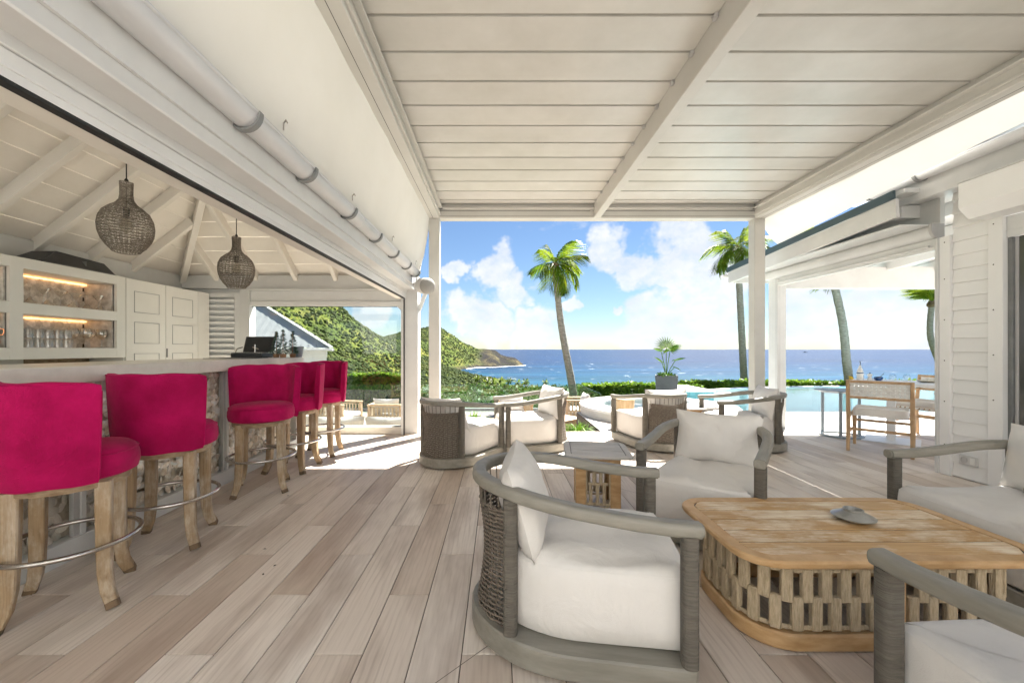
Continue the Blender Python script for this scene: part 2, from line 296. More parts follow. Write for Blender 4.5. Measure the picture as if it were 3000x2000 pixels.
def water_mats():
    m, N, L, b = node_mat('sea_water'); MAT['sea_water'] = m
    tc = N.new('ShaderNodeTexCoord')
    def nz(scale, st, detail=4):
        mp = N.new('ShaderNodeMapping'); mp.inputs['Scale'].default_value = st; L.new(tc.outputs['Object'], mp.inputs[0])
        n = N.new('ShaderNodeTexNoise'); n.inputs['Scale'].default_value = scale; n.inputs['Detail'].default_value = detail
        L.new(mp.outputs[0], n.inputs['Vector']); return n.outputs['Fac']
    # colour: turquoise over the sandy shallows near the shore, deep blue offshore (water depth, by distance from shore)
    sp = N.new('ShaderNodeSeparateXYZ'); L.new(tc.outputs['Object'], sp.inputs[0])
    md = N.new('ShaderNodeMapRange'); md.inputs['From Min'].default_value = 380; md.inputs['From Max'].default_value = 1500
    L.new(sp.outputs['Y'], md.inputs['Value'])
    a = N.new('ShaderNodeMath'); a.operation = 'MULTIPLY_ADD'; a.inputs[1].default_value = .5; L.new(nz(.006, (1, 2.2, 1), 5), a.inputs[0]); L.new(md.outputs[0], a.inputs[2])
    s2 = N.new('ShaderNodeMath'); s2.operation = 'SUBTRACT'; s2.inputs[1].default_value = .25; L.new(a.outputs[0], s2.inputs[0])
    cr = N.new('ShaderNodeValToRGB'); e = cr.color_ramp.elements
    e[0].position = 0; e[0].color = (.012, .070, .105, 1); e[1].position = .8; e[1].color = (.004, .022, .066, 1)
    k = e.new(.30); k.color = (.006, .040, .086, 1)
    L.new(s2.outputs[0], cr.inputs[0])
    rip = N.new('ShaderNodeMapRange'); rip.inputs['From Min'].default_value = .3; rip.inputs['From Max'].default_value = .7; rip.inputs['To Min'].default_value = .40; rip.inputs['To Max'].default_value = 1.7
    ra = N.new('ShaderNodeMath'); ra.operation = 'ADD'; L.new(nz(.022, (.28, 1.6, 1), 7), ra.inputs[0]); L.new(nz(.004, (.3, 2.5, 1), 4), ra.inputs[1])
    rh = N.new('ShaderNodeMath'); rh.operation = 'MULTIPLY'; rh.inputs[1].default_value = .5; L.new(ra.outputs[0], rh.inputs[0]); L.new(rh.outputs[0], rip.inputs['Value'])
    sv = N.new('ShaderNodeVectorMath'); sv.operation = 'SCALE'; L.new(cr.outputs[0], sv.inputs[0]); L.new(rip.outputs[0], sv.inputs['Scale'])
    wc = N.new('ShaderNodeValToRGB'); wc.color_ramp.elements[0].position = .655; wc.color_ramp.elements[1].position = .73
    L.new(nz(.10, (.35, .8, 1), 6), wc.inputs[0])
    mix = N.new('ShaderNodeMix'); mix.data_type = 'RGBA'; mix.inputs['B'].default_value = (.7, .75, .78, 1)
    L.new(wc.outputs[0], mix.inputs['Factor']); L.new(sv.outputs[0], mix.inputs['A']); L.new(mix.outputs['Result'], b.inputs['Base Color'])
    b.inputs['Roughness'].default_value = .32; b.inputs['IOR'].default_value = 1.33; b.inputs['Specular IOR Level'].default_value = .16
    bp = N.new('ShaderNodeBump'); bp.inputs['Strength'].default_value = 1.0; bp.inputs['Distance'].default_value = 1.6
    ad = N.new('ShaderNodeMath'); ad.operation = 'ADD'; L.new(nz(.06, (.6, 1.5, 1), 6), ad.inputs[0])
    sw = N.new('ShaderNodeMath'); sw.operation = 'MULTIPLY'; sw.inputs[1].default_value = 1.5; L.new(nz(.018, (.35, 2.0, 1), 2), sw.inputs[0]); L.new(sw.outputs[0], ad.inputs[1])
    L.new(ad.outputs[0], bp.inputs['Height']); L.new(bp.outputs[0], b.inputs['Normal'])
    m, N, L, b = node_mat('pool_water'); MAT['pool_water'] = m; N.remove(b)
    t = N.new('ShaderNodeBsdfTransparent'); t.inputs[0].default_value = (.80, .95, .97, 1)
    g = N.new('ShaderNodeBsdfGlossy'); g.inputs['Roughness'].default_value = .03
    f = N.new('ShaderNodeFresnel'); f.inputs[0].default_value = 1.33
    tc = N.new('ShaderNodeTexCoord'); mp = N.new('ShaderNodeMapping'); mp.inputs['Scale'].default_value = (.6, 1.6, 1); L.new(tc.outputs['Object'], mp.inputs[0])
    n = N.new('ShaderNodeTexNoise'); n.inputs['Scale'].default_value = 3.2; n.inputs['Detail'].default_value = 3; L.new(mp.outputs[0], n.inputs['Vector'])
    bp = N.new('ShaderNodeBump'); bp.inputs['Strength'].default_value = .22; bp.inputs['Distance'].default_value = .03; L.new(n.outputs['Fac'], bp.inputs['Height'])
    L.new(bp.outputs[0], g.inputs['Normal']); L.new(bp.outputs[0], f.inputs['Normal'])
    x = N.new('ShaderNodeMixShader'); L.new(f.outputs[0], x.inputs[0]); L.new(t.outputs[0], x.inputs[1]); L.new(g.outputs[0], x.inputs[2])
    L.new(x.outputs[0], N['Material Output'].inputs[0])
water_mats()

def terrain_mat():
    """scrub-green slopes, dry tan patches, bare dark rock where the ground is steep and low by the water"""
    m, N, L, b = node_mat('hill_ground'); MAT['hill_ground'] = m
    tc = N.new('ShaderNodeTexCoord'); g = N.new('ShaderNodeNewGeometry')
    def nz(s, d=6):
        n = N.new('ShaderNodeTexNoise'); n.inputs['Scale'].default_value = s; n.inputs['Detail'].default_value = d; n.inputs['Roughness'].default_value = .65
        L.new(tc.outputs['Object'], n.inputs['Vector']); return n.outputs['Fac']
    cr = N.new('ShaderNodeValToRGB'); e = cr.color_ramp.elements
    e[0].position = .36; e[0].color = (.045, .07, .012, 1); e[1].position = .66; e[1].color = (.17, .17, .035, 1)
    k = e.new(.5); k.color = (.09, .12, .018, 1)
    L.new(nz(.035), cr.inputs[0])
    # dry grass and rock carry their own mask, stored with the mesh
    at = N.new('ShaderNodeAttribute'); at.attribute_name = 'rock'
    rk = N.new('ShaderNodeValToRGB'); e = rk.color_ramp.elements; e[0].position = .50; e[0].color = (.026, .024, .022, 1); e[1].position = .66; e[1].color = (.12, .10, .05, 1)
    L.new(nz(.03), rk.inputs[0])
    mx = N.new('ShaderNodeMix'); mx.data_type = 'RGBA'; L.new(at.outputs['Fac'], mx.inputs['Factor']); L.new(cr.outputs[0], mx.inputs['A']); L.new(rk.outputs[0], mx.inputs['B'])
    L.new(mx.outputs['Result'], b.inputs['Base Color']); b.inputs['Roughness'].default_value = .9; b.inputs['Specular IOR Level'].default_value = .1
    bp = N.new('ShaderNodeBump'); bp.inputs['Strength'].default_value = 1; bp.inputs['Distance'].default_value = 3; L.new(nz(.2), bp.inputs['Height']); L.new(bp.outputs[0], b.inputs['Normal'])
terrain_mat()

# ------------------------------------------------------------------ mesh helpers
def rr(w, h, r, n=3):
    """rounded rectangle profile"""
    pts = []
    for cx, cy_, a0 in ((w/2-r, h/2-r, 0), (-w/2+r, h/2-r, 90), (-w/2+r, -h/2+r, 180), (w/2-r, -h/2+r, 270)):
        for i in range(n+1):
            a = R(a0+90*i/n); pts.append((cx+r*math.cos(a), cy_+r*math.sin(a)))
    return pts
def circ(r, n=10): return [(r*math.cos(2*math.pi*i/n), r*math.sin(2*math.pi*i/n)) for i in range(n)]
def offset(o, d):
    """offset a counter-clockwise outline outwards by d"""
    n = len(o); out = []
    for i in range(n):
        p0, p1, p2 = Vector(o[i-1]), Vector(o[i]), Vector(o[(i+1) % n])
        a = (p1-p0); b_ = (p2-p1)
        if a.length < 1e-9: a = b_
        if b_.length < 1e-9: b_ = a
        n1 = Vector((a.y, -a.x)).normalized(); n2 = Vector((b_.y, -b_.x)).normalized()
        nn = (n1+n2); nn.normalize(); k = max(.35, nn.dot(n1))
        out.append((p1.x+nn.x*d/k, p1.y+nn.y*d/k))
    return out
class MB:
    def __init__(s): s.v = []; s.f = []
    def add(s, v, f):
        b = len(s.v); s.v += [tuple(p) for p in v]; s.f += [tuple(i+b for i in q) for q in f]; return s
    def box(s, x0, x1, y0, y1, z0, z1, c=0.0, M=None):
        if c <= 0:
            v = [(x, y, z) for x in (x0, x1) for y in (y0, y1) for z in (z0, z1)]
            f = [(0,1,3,2),(4,6,7,5),(0,4,5,1),(2,3,7,6),(0,2,6,4),(1,5,7,3)]
        else:
            c = min(c, (x1-x0)*.45, (y1-y0)*.45, (z1-z0)*.45)
            v = []; idx = {}
            for ix, x in enumerate((x0, x1)):
                for iy, y in enumerate((y0, y1)):
                    for iz, z in enumerate((z0, z1)):
                        sx, sy, sz = (1-2*ix)*c, (1-2*iy)*c, (1-2*iz)*c
                        idx[ix,iy,iz] = len(v)
                        v += [(x, y+sy, z+sz), (x+sx, y, z+sz), (x+sx, y+sy, z)]
            g = lambda a, b_, c_, k: idx[a,b_,c_]+k
            f = [(g(0,0,0,0),g(0,0,1,0),g(0,1,1,0),g(0,1,0,0)), (g(1,0,0,0),g(1,1,0,0),g(1,1,1,0),g(1,0,1,0)),
                 (g(0,0,0,1),g(1,0,0,1),g(1,0,1,1),g(0,0,1,1)), (g(0,1,0,1),g(0,1,1,1),g(1,1,1,1),g(1,1,0,1)),
                 (g(0,0,0,2),g(0,1,0,2),g(1,1,0,2),g(1,0,0,2)), (g(0,0,1,2),g(1,0,1,2),g(1,1,1,2),g(0,1,1,2))]
            for a in (0, 1):
                for b_ in (0, 1):
                    f += [(g(a,b_,0,0),g(a,b_,1,0),g(a,b_,1,1),g(a,b_,0,1)), (g(a,0,b_,0),g(a,1,b_,0),g(a,1,b_,2),g(a,0,b_,2)), (g(0,a,b_,1),g(1,a,b_,1),g(1,a,b_,2),g(0,a,b_,2))]
                    f += [(g(a,b_,0,0),g(a,b_,0,1),g(a,b_,0,2)), (g(a,b_,1,0),g(a,b_,1,1),g(a,b_,1,2))]
        if M is not None: v = [M @ Vector(p) for p in v]
        return s.add(v, f)
    def loft(s, rings, cap=True, closed=False):
        n = len(rings[0]); v = [p for r in rings for p in r]; f = []
        m = len(rings)
        for i in range(m if closed else m-1):
            a, b_ = i*n, ((i+1) % m)*n
            for j in range(n):
                k = (j+1) % n; f.append((a+j, a+k, b_+k, b_+j))
        if cap and not closed: f.append(tuple(range(n-1, -1, -1))); f.append(tuple((m-1)*n+j for j in range(n)))
        return s.add(v, f)
    def sweep(s, path, prof, closed=False, up=(0,0,1), cap=True, scale=None):
        P = [Vector(p) for p in path]; n = len(P); up = Vector(up); rings = []
        for i in range(n):
            if closed: t = P[(i+1) % n]-P[i-1]
            else: t = P[min(i+1, n-1)]-P[max(i-1, 0)]
            t.normalize(); sd_ = t.cross(up)
            if sd_.length < 1e-5: sd_ = t.cross(Vector((1, 0, 0)))
            sd_.normalize(); u = sd_.cross(t)
            k = scale[i] if scale else 1.0
            # keep mitred width on bends
            if 0 < i < n-1 or closed:
                a = (P[i]-P[i-1]).normalized(); c_ = a.dot(t); mk = 1/max(.5, c_)
            else: mk = 1
            rings.append([P[i]+sd_*(x*k*mk)+u*(y*k) for x, y in prof])
        return s.loft(rings, cap, closed)
    def lathe(s, prof, n=20, c=(0,0,0), cap=True):
        rings = [[(c[0]+r*math.cos(2*math.pi*j/n), c[1]+r*math.sin(2*math.pi*j/n), c[2]+z) for j in range(n)] for r, z in prof]
        return s.loft(rings, cap)
    def slab(s, o, z0, z1, bev=.0):
        if bev:
            i = offset(o, -bev)
            rings = [[(x,y,z0) for x,y in i], [(x,y,z0+bev) for x,y in o], [(x,y,z1-bev) for x,y in o], [(x,y,z1) for x,y in i]]
        else: rings = [[(x,y,z0) for x,y in o], [(x,y,z1) for x,y in o]]
        return s.loft(rings)
    def beam(s, p, q, w, h, c=.004, up=(0,0,1)):
        return s.sweep([p, q], rr(w, h, max(c, .0005), 1), up=up)
    def mesh(s, name, smooth=40):
        me = bpy.data.meshes.new(name); me.from_pydata(s.v, [], s.f); me.update()
        fix_normals(me)
        if smooth:
            me.polygons.foreach_set('use_smooth', [True]*len(me.polygons)); me.set_sharp_from_angle(angle=R(smooth))
        return me
    def build(s, name, mat, parent=None, smooth=40, loc=None, rz=None, rot=None):
        return link(name, s.mesh(name, smooth), mat, parent, loc, rz, rot)
def fix_normals(me):
    import bmesh
    if len(me.polygons) > 60000: return
    bm = bmesh.new(); bm.from_mesh(me); bmesh.ops.recalc_face_normals(bm, faces=bm.faces); bm.to_mesh(me); bm.free()
def link(name, me, mat, parent=None, loc=None, rz=None, rot=None):
    if mat and not me.materials: me.materials.append(MAT[mat])
    o = bpy.data.objects.new(name, me); col.objects.link(o)
    if parent: o.parent = parent
    if loc is not None: o.location = loc
    if rz is not None: o.rotation_euler = (0, 0, rz)
    if rot is not None: o.rotation_euler = rot
    return o
def tag(o, label=None, cat=None, group=None, kind=None):
    if label: o['label'] = label
    if cat: o['category'] = cat
    if group: o['group'] = group
    if kind: o['kind'] = kind
    return o
def thing(name, label, cat, loc=(0,0,0), rz=0, group=None):
    o = bpy.data.objects.new(name, None); col.objects.link(o); o.empty_display_size = .1
    o.location = loc; o.rotation_euler = (0, 0, rz)
    return tag(o, label, cat, group)
def kids(o): return [c for c in bpy.data.objects if c.parent == o]
def copy_tree(o, parent=None, ch=None):
    c = o.copy(); col.objects.link(c); c.parent = parent
    for k in kids(o): copy_tree(k, c)
    return c
def place(proto, used, loc, rz, label, group=None):
    o = proto if not used else copy_tree(proto)
    o.location = loc; o.rotation_euler = (0, 0, rz); o['label'] = label
    if group: o['group'] = group
    return o
def mbox(name, mat, parent, x0, x1, y0, y1, z0, z1, c=.004, **k):
    return MB().box(x0, x1, y0, y1, z0, z1, c).build(name, mat, parent, **k)
def rrect(x0, x1, y0, y1, r, n=6):
    return [((x0+x1)/2+px, (y0+y1)/2+py) for px, py in rr(x1-x0, y1-y0, r, n)]

# ------------------------------------------------------------------ far terrain, sea
def vnoise(x, y, seed=0):
    xi = np.floor(x).astype(np.int64); yi = np.floor(y).astype(np.int64); xf = x-xi; yf = y-yi
    u = xf*xf*(3-2*xf); v = yf*yf*(3-2*yf)
    def h(a, b):
        n = (a*374761393 + b*668265263 + seed*974634777) & 0x7fffffff
        n = ((n ^ (n >> 13))*1274126177) & 0x7fffffff
        return ((n ^ (n >> 16)) & 0xffff)/65535.0
    return (h(xi,yi)*(1-u)+h(xi+1,yi)*u)*(1-v)+(h(xi,yi+1)*(1-u)+h(xi+1,yi+1)*u)*v
def fbm(x, y, o=5, seed=0):
    s = 0; a = .5; t = 0
    for i in range(o): s = s+a*vnoise(x*2**i, y*2**i, seed+i); t += a; a *= .55
    return s/t
SEA = -38.0
def sstep(t): t = np.clip(t, 0, 1); return t*t*(3-2*t)
def height(x, y):
    x = np.asarray(x, float); y = np.asarray(y, float)
    base = -2.6-.078*np.maximum(y-14, 0)
    # the hillside left of the bay, its ridge about 500 m off
    r1 = np.interp(x*500/np.maximum(y, 380), [-900,-420,-300,-252,-204,-190,-176,-161,-153,-141,-118,-95,-70,-40,0,60,300], [330,210,128,92,54,44,32,24,19,13,2,-10,-20,-28,-36,-44,-52])
    near = base+(r1-base)*sstep((y-40)/430.0)
    near = np.where(y > 520, r1-(y-520)*.33, near)
    # the headland closing the bay, ridge about 1 km off
    r2 = np.interp(x, [-900,-500,-330,-282,-254,-235,-195,-173,-141,-116,-81,-47,-8,8,43,62,84,200], [60,34,24,27,36,43,52,54.5,53,39,15,.8,-1,-12,-21,-36,-48,-70])
    k = np.interp(x, [-260,-150,-80,-40,0,60], [.10,.14,.20,.33,.36,.40])
    far = r2-k*np.abs(1000-y)-.0009*np.maximum(y-1000, 0)**2
    h = np.maximum(near, far)
    amp = np.interp(y, [15, 120, 600, 1100], [.5, 2.0, 5.0, 7.0])
    return h+(fbm(x/38, y/38, 5, 3)-.5)*amp
def grid_mesh(name, xs_of, ys, nx, mat):
    V = []; 
    for y in ys:
        x0, x1 = xs_of(y); x = np.linspace(x0, x1, nx); V.append(np.stack([x, np.full(nx, y), height(x, np.full(nx, y))], 1))
    V = np.concatenate(V); ny = len(ys)
    i = np.arange(ny-1)[:, None]*nx+np.arange(nx-1)[None, :]
    F = np.stack([i, i+1, i+1+nx, i+nx], -1).reshape(-1, 4)
    me = bpy.data.meshes.new(name); me.vertices.add(len(V)); me.vertices.foreach_set('co', V.astype(np.float32).ravel())
    me.loops.add(F.size); me.loops.foreach_set('vertex_index', F.astype(np.int32).ravel())
    me.polygons.add(len(F)); me.polygons.foreach_set('loop_start', np.arange(0, F.size, 4, dtype=np.int32))
    me.polygons.foreach_set('use_smooth', np.ones(len(F), bool)); me.update()
    # bare rock and dry grass: towards the point of the headland and low by the water
    x, y, z = V.T
    rock = sstep((x+80)/60)*sstep((y-640)/150)
    rock = np.maximum(rock, sstep((SEA+10-z)/8)*sstep((y-560)/120))
    rock = np.clip(rock*(.55+.9*fbm(x/30, y/30, 4, 9)), 0, 1)
    dry = sstep((fbm(x/26, y/26, 4, 21)-.56)/.10)*.55*sstep((y-180)/200)
    a = me.attributes.new('rock', 'FLOAT', 'POINT'); a.data.foreach_set('value', np.maximum(rock, dry*.6).astype(np.float32))
    return link(name, me, mat)
ys = np.concatenate([np.linspace(13.6, 60, 30), np.linspace(63, 300, 60), np.linspace(305, 700, 80), np.linspace(706, 1060, 66), np.linspace(1070, 1300, 12)])
hill = grid_mesh('hillside', lambda y: (-60-1.15*y, 30+.55*y), ys, 260, 'hill_ground'); tag(hill, kind='structure')

s = MB(); s.v = [(-90000, -2000, 0), (90000, -2000, 0), (90000, 120000, 0), (-90000, 120000, 0)]; s.f = [(0, 1, 2, 3)]
tag(s.build('sea', 'sea_water', smooth=0, loc=(0, 0, SEA)), kind='structure')

def foam_strip():
    pts = []
    for x in np.linspace(-64, 66, 90):                      # waterline under the headland
        yy = np.linspace(1000, 600, 400); hh = height(np.full(400, x), yy)
        w = np.where(hh < SEA)[0]
        if len(w): pts.append((x, yy[w[0]]))
    v = []; f = []
    for i, (x, y) in enumerate(pts):
        w = 7+9*vnoise(np.array([x/6.0]), np.array([3.0]), 5)[0]+ (12 if x < -30 else 0)
        v += [(x, y+14, SEA+.25), (x+1.5, y-w, SEA+.2)]
        if i: b = 2*i; f.append((b-2, b-1, b+1, b))
    m = MB(); m.v = v; m.f = f; return m
fo = foam_strip().build('surf', 'foam', smooth=0); tag(fo, 'white surf breaking along the foot of the headland', 'surf', kind='stuff')

def leaf_cloud(n, R0, size, seed, flat=.75, shell=.55):
    """n small leaf faces spread through an ellipsoid, as arrays of quads"""
    g = np.random.default_rng(seed)
    d = g.normal(size=(n, 3)); d /= np.linalg.norm(d, axis=1)[:, None]
    r = R0*(shell+(1-shell)*g.random(n)**.6)
    c = d*r[:, None]*np.array([1, 1, flat])
    nrm = d+g.normal(size=(n, 3))*.55; nrm /= np.linalg.norm(nrm, axis=1)[:, None]
    t = np.cross(nrm, g.normal(size=(n, 3))); t /= np.linalg.norm(t, axis=1)[:, None]; b = np.cross(nrm, t)
    sz = size*(.6+.8*g.random(n))[:, None]
    return np.stack([c-t*sz*1.2, c-b*sz*.6, c+t*sz*1.2, c+b*sz*.6], 1)      # n,4,3
def quads_obj(name, Q, mat, parent=None):
    Q = np.asarray(Q, np.float32); n = len(Q)
    me = bpy.data.meshes.new(name); me.vertices.add(4*n); me.vertices.foreach_set('co', Q.ravel())
    me.loops.add(4*n); me.loops.foreach_set('vertex_index', np.arange(4*n, dtype=np.int32))
    me.polygons.add(n); me.polygons.foreach_set('loop_start', np.arange(0, 4*n, 4, dtype=np.int32)); me.update()
    return link(name, me, mat, parent)
def bush_dome(seed):
    """rounded lumpy shrub seen from far off, as quads"""
    g = random.Random(seed); n = 8; rings = []
    for r, z in ((1.0, -.3), (1.05, .1), (.85, .5), (.5, .82), (.08, .95)):
        rings.append([(r*(1+g.uniform(-.22, .22))*math.cos(6.283*j/n), r*(1+g.uniform(-.22, .22))*math.sin(6.283*j/n), z*(1+g.uniform(-.18, .18))) for j in range(n)])
    return np.array([[rings[i][j], rings[i][(j+1) % n], rings[i+1][(j+1) % n], rings[i+1][j]] for i in range(4) for j in range(n)])
def scatter_bushes(name, pts, rad, variants, mat, label):
    g = np.random.default_rng(5); out = []
    for (x, y, z), r in zip(pts, rad):
        q = variants[g.integers(len(variants))]; a = g.random()*6.28; ca, sa = math.cos(a), math.sin(a)
        M = np.array([[ca, -sa, 0], [sa, ca, 0], [0, 0, .8+.5*g.random()]])
        out.append(q@M.T*r+np.array([x, y, z]))
    o = quads_obj(name, np.concatenate(out), mat); return tag(o, label, 'shrubs', kind='stuff')
def sample(n, y0, y1, xr, power=1.0):
    y = y0+(y1-y0)*rng.random(n)**power
    lo, hi = xr; x = (lo+(hi-lo)*rng.random(n))*y
    z = height(x, y); return np.stack([x, y, z], 1)
P = sample(2600, 15.5, 130, (-.55, .34), 1.5); P = P[~((P[:, 1] < 24) & (P[:, 0] > -9.5) & (P[:, 0] < -4) )]
rad = .55+.017*P[:, 1]*(.5+rng.random(len(P))); P[:, 2] += rad*.25
scatter_bushes('shrubs', P, rad, [leaf_cloud(110, 1, .135, k) for k in range(6)], 'bush_leaf', 'dense green scrub covering the slope below the terrace')
P = sample(17000, 110, 560, (-.62, .26), .8); P = P[P[:, 2] > SEA+2]
rad = .55+1.25*rng.random(len(P))**2.5; P[:, 2] += rad*.2
P2 = sample(9000, 560, 1010, (-.36, .05), .9); P2 = P2[(P2[:, 2] > SEA+9) & (P2[:, 0] < -38-20*rng.random(len(P2)))]; r2_ = .9+1.5*rng.random(len(P2))**2.5
scatter_bushes('shrubs', np.concatenate([P, P2]), np.concatenate([rad, r2_]), [bush_dome(k) for k in range(8)], 'bush_far', 'dry green scrub covering the far hills round the bay')
# pale track cut across the hillside
tr = MB(); tv = []
for x in np.linspace(-262, -168, 60):
    zt = np.interp(x, [-262, -225, -200, -168], [64, 58, 52, 36]); 
    yy = np.linspace(200, 500, 300); hh = height(np.full(300, x), yy); i = int(np.argmin(np.abs(hh-zt*.82))); tv.append((x, yy[i], hh[i]+1.2))
for i in range(len(tv)-1):
    (x, y, z), (x2, y2, z2) = tv[i], tv[i+1]; tr.add([(x, y, z-.3), (x2, y2, z2-.3), (x2, y2+3, z2+1.5), (x, y+3, z+1.5)], [(0, 1, 2, 3)])
tag(tr.build('path', 'sand', smooth=0), kind='structure')

# ------------------------------------------------------------------ floors
FX0, FX1, FY0, FY1 = -4.6, 8.0, -2.5, 6.1
PYB = .9                                    # rear edge of the pergola roof
fl = mbox('terrace_floor', 'grout', None, FX0, FX1, FY0, FY1, -.75, -.006, 0); tag(fl, kind='structure')
pl_cache = {}
def plank_mesh(L_):
    k = round(L_, 3)
    if k not in pl_cache: pl_cache[k] = MB().box(-.0978, .0978, 0, L_-.0045, -.02, 0, .0016).mesh('plank', 0)
    return pl_cache[k]
rear = MB()
for k in range(-20, 43):
    x = -.548+.2*k+.1
    y = (.842+.4*k) % 1.2-3.6
    while y < FY1:
        a, b = max(y, FY0), min(y+1.2, FY1)
        if b-a > .03:
            vis = b > 1.15 and abs(x) < 1.35*b+.3 and x < 7.6 and x > -2.75
            if x > 4.3 and b < 3.6: vis = False
            if vis: link('plank', plank_mesh(b-a), 'plank', fl, (x, a, random.uniform(-.0007, .0007)))
            else: rear.box(x-.0985, x+.0985, a, b-.003, -.02, 0)
        y += 1.2
rp = rear.build('plank_field', 'plank', fl, smooth=0); tag(rp, kind='stuff')
for (x0, y0, x1, y1) in ((-.75, .98, .55, 2.28), (.55, 4.12, 2.1, 2.55)):     # diagonal drainage joints sawn through the boards
    d = Vector((x1-x0, y1-y0, 0)).normalized(); n = Vector((-d.y, d.x, 0))*.0016
    j = MB(); p, q = Vector((x0, y0, .0012)), Vector((x1, y1, .0012)); j.add([p-n, q-n, q+n, p+n], [(0, 1, 2, 3)])
    j.build('joint', 'grout', fl, smooth=0)

dk = mbox('pool_deck', 'grout', None, 1.55, 15, 6.1, 8.05, -.75, -.012, 0); tag(dk, kind='structure')
for i in range(12):
    for j in range(5):
        x0 = 1.55+i*1.12; y0 = 6.105+j*.389; x1 = min(x0+1.115, 15)
        mbox('slab', 'deck_slab', dk, x0, x1, y0, y0+.385, -.03, -.004+random.uniform(-.001, .001), .003)
dk2 = mbox('pool_coping', 'deck_slab', None, 2.7, 4.3, 8.055, 10.6, -.75, -.004, .01); tag(dk2, kind='structure')
ld = mbox('lower_terrace', 'deck_board', None, -12, 2.55, 6.1, 12.75, -2.2, -.67, 0); tag(ld, kind='structure')
for i in range(16):
    mbox('plank', 'deck_board', ld, .35+i*.136, .35+i*.136+.132, 6.12, 12.7, -.69, -.65, .003)
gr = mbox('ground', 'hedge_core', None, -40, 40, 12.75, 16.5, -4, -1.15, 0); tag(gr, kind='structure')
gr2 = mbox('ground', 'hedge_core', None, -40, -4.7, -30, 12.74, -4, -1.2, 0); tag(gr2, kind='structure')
gr3 = mbox('ground', 'deck_slab', None, -4.6, 14, -30, -2.51, -1.0, -.02, 0); tag(gr3, kind='structure')
gr4 = mbox('ground', 'deck_slab', None, 8.01, 24, -20, 6.09, -1.0, -.03, 0); tag(gr4, kind='structure')

# pool: basin, water, raised rim
pf = mbox('pool_basin', 'pool_tile', None, 4.3, 26, 8.06, 14, -1.4, -1.0, 0); tag(pf, kind='structure')
bw_ = MB(); pw_ = [(4.32, 8.07), (25.9, 8.07), (25.9, 14.0), (10.6, 13.74), (8, 13.24), (6.1, 12.34), (4.32, 10.69)]
bw_.loft([[(x, y, -1.0) for x, y in pw_], [(x, y, -.03) for x, y in pw_]], cap=False)
bw_.build('basin_wall', 'pool_tile', pf, smooth=0)
pw = MB().add([(4.31, 8.06, 0), (26, 8.06, 0), (26, 14, 0), (10.6, 13.75, 0), (8, 13.25, 0), (6.1, 12.35, 0), (4.31, 10.7, 0)], [tuple(range(7))])
tag(pw.build('pool_water', 'pool_water', smooth=0, loc=(0, 0, -.06)), kind='structure')
rim = MB().sweep([(4.35, 10.75, -.09), (6.1, 12.42, -.09), (8, 13.32, -.09), (10.6, 13.82, -.09), (15, 14.1, -.09), (26, 14.3, -.09)], rr(.22, .14, .02))
tag(rim.build('pool_rim', 'stucco', smooth=30), kind='structure')
t = thing('overflow_block', 'teal tiled overflow block with white top at the pool edge', 'pool block', (5.0, 10.9, 0))
mbox('core', 'grout', t, -.38, .38, -.75, .75, -.6, .165, 0)
mbox('coping', 'stucco', t, -.41, .41, -.79, .79, .165, .205, .006)
for i in range(5):
    for j in range(3):
        mbox('tile', 'teal_tile', t, -.38+i*.152, -.38+i*.152+.148, -.762, -.752, -.12+j*.095, -.12+j*.095+.091, 0)
        mbox('tile', 'teal_tile', t, -.392, -.382, -.75+i*.3, -.75+i*.3+.296, -.12+j*.095, -.12+j*.095+.091, 0)

# spa tub with a broad curved rim
t = thing('spa_tub', 'raised round spa tub with broad white curved rim', 'spa', (3.0, 7.75, 0))
ring = [(1.4*math.cos(a), 1.4*math.sin(a)) for a in np.linspace(0, 2*math.pi, 56, endpoint=False)]
w_ = MB()
w_.loft([[(x*1.0, y*1.0, -.7) for x, y in ring], [(x, y, .12) for x, y in ring], ], cap=False)
w_.build('wall', 'spa_plaster', t)
w_ = MB(); w_.loft([[(x*f_, y*f_, z) for x, y in ring] for f_, z in ((1.0,.12),(1.015,.135),(1.015,.175),(1.005,.185),(.71,.185),(.70,.175),(.70,.05))], cap=False)
w_.build('rim', 'stucco', t)
w_ = MB(); w_.loft([[(x*f_, y*f_, z) for x, y in ring] for f_, z in ((.70,.06),(.68,-.4))], cap=False); w_.build('basin_wall', 'pool_tile', t)
w_ = MB(); w_.add([(x*.69, y*.69, -.4) for x, y in ring], [tuple(range(56))]); w_.build('basin_floor', 'pool_tile', t)
w_ = MB(); w_.add([(x*.70, y*.70, .12) for x, y in ring], [tuple(range(56))]); w_.build('water', 'pool_water', t, smooth=0)
lt = MB().lathe([(.135,0),(.15,.01),(.148,.12),(.142,.25),(.145,.36),(.15,.44),(.143,.455),(.0,.457)], 22)
for i, p in enumerate(lt.v): a = math.atan2(p[1], p[0]); k = 1+.05*math.sin(3*a+1)+.03*math.sin(7*a); lt.v[i] = (p[0]*k, p[1]*k, p[2])
o = lt.build('log_stool', 'log', loc=(2.0, 6.42, -.004)); tag(o, 'pale debarked log stool standing beside the spa tub', 'stool')

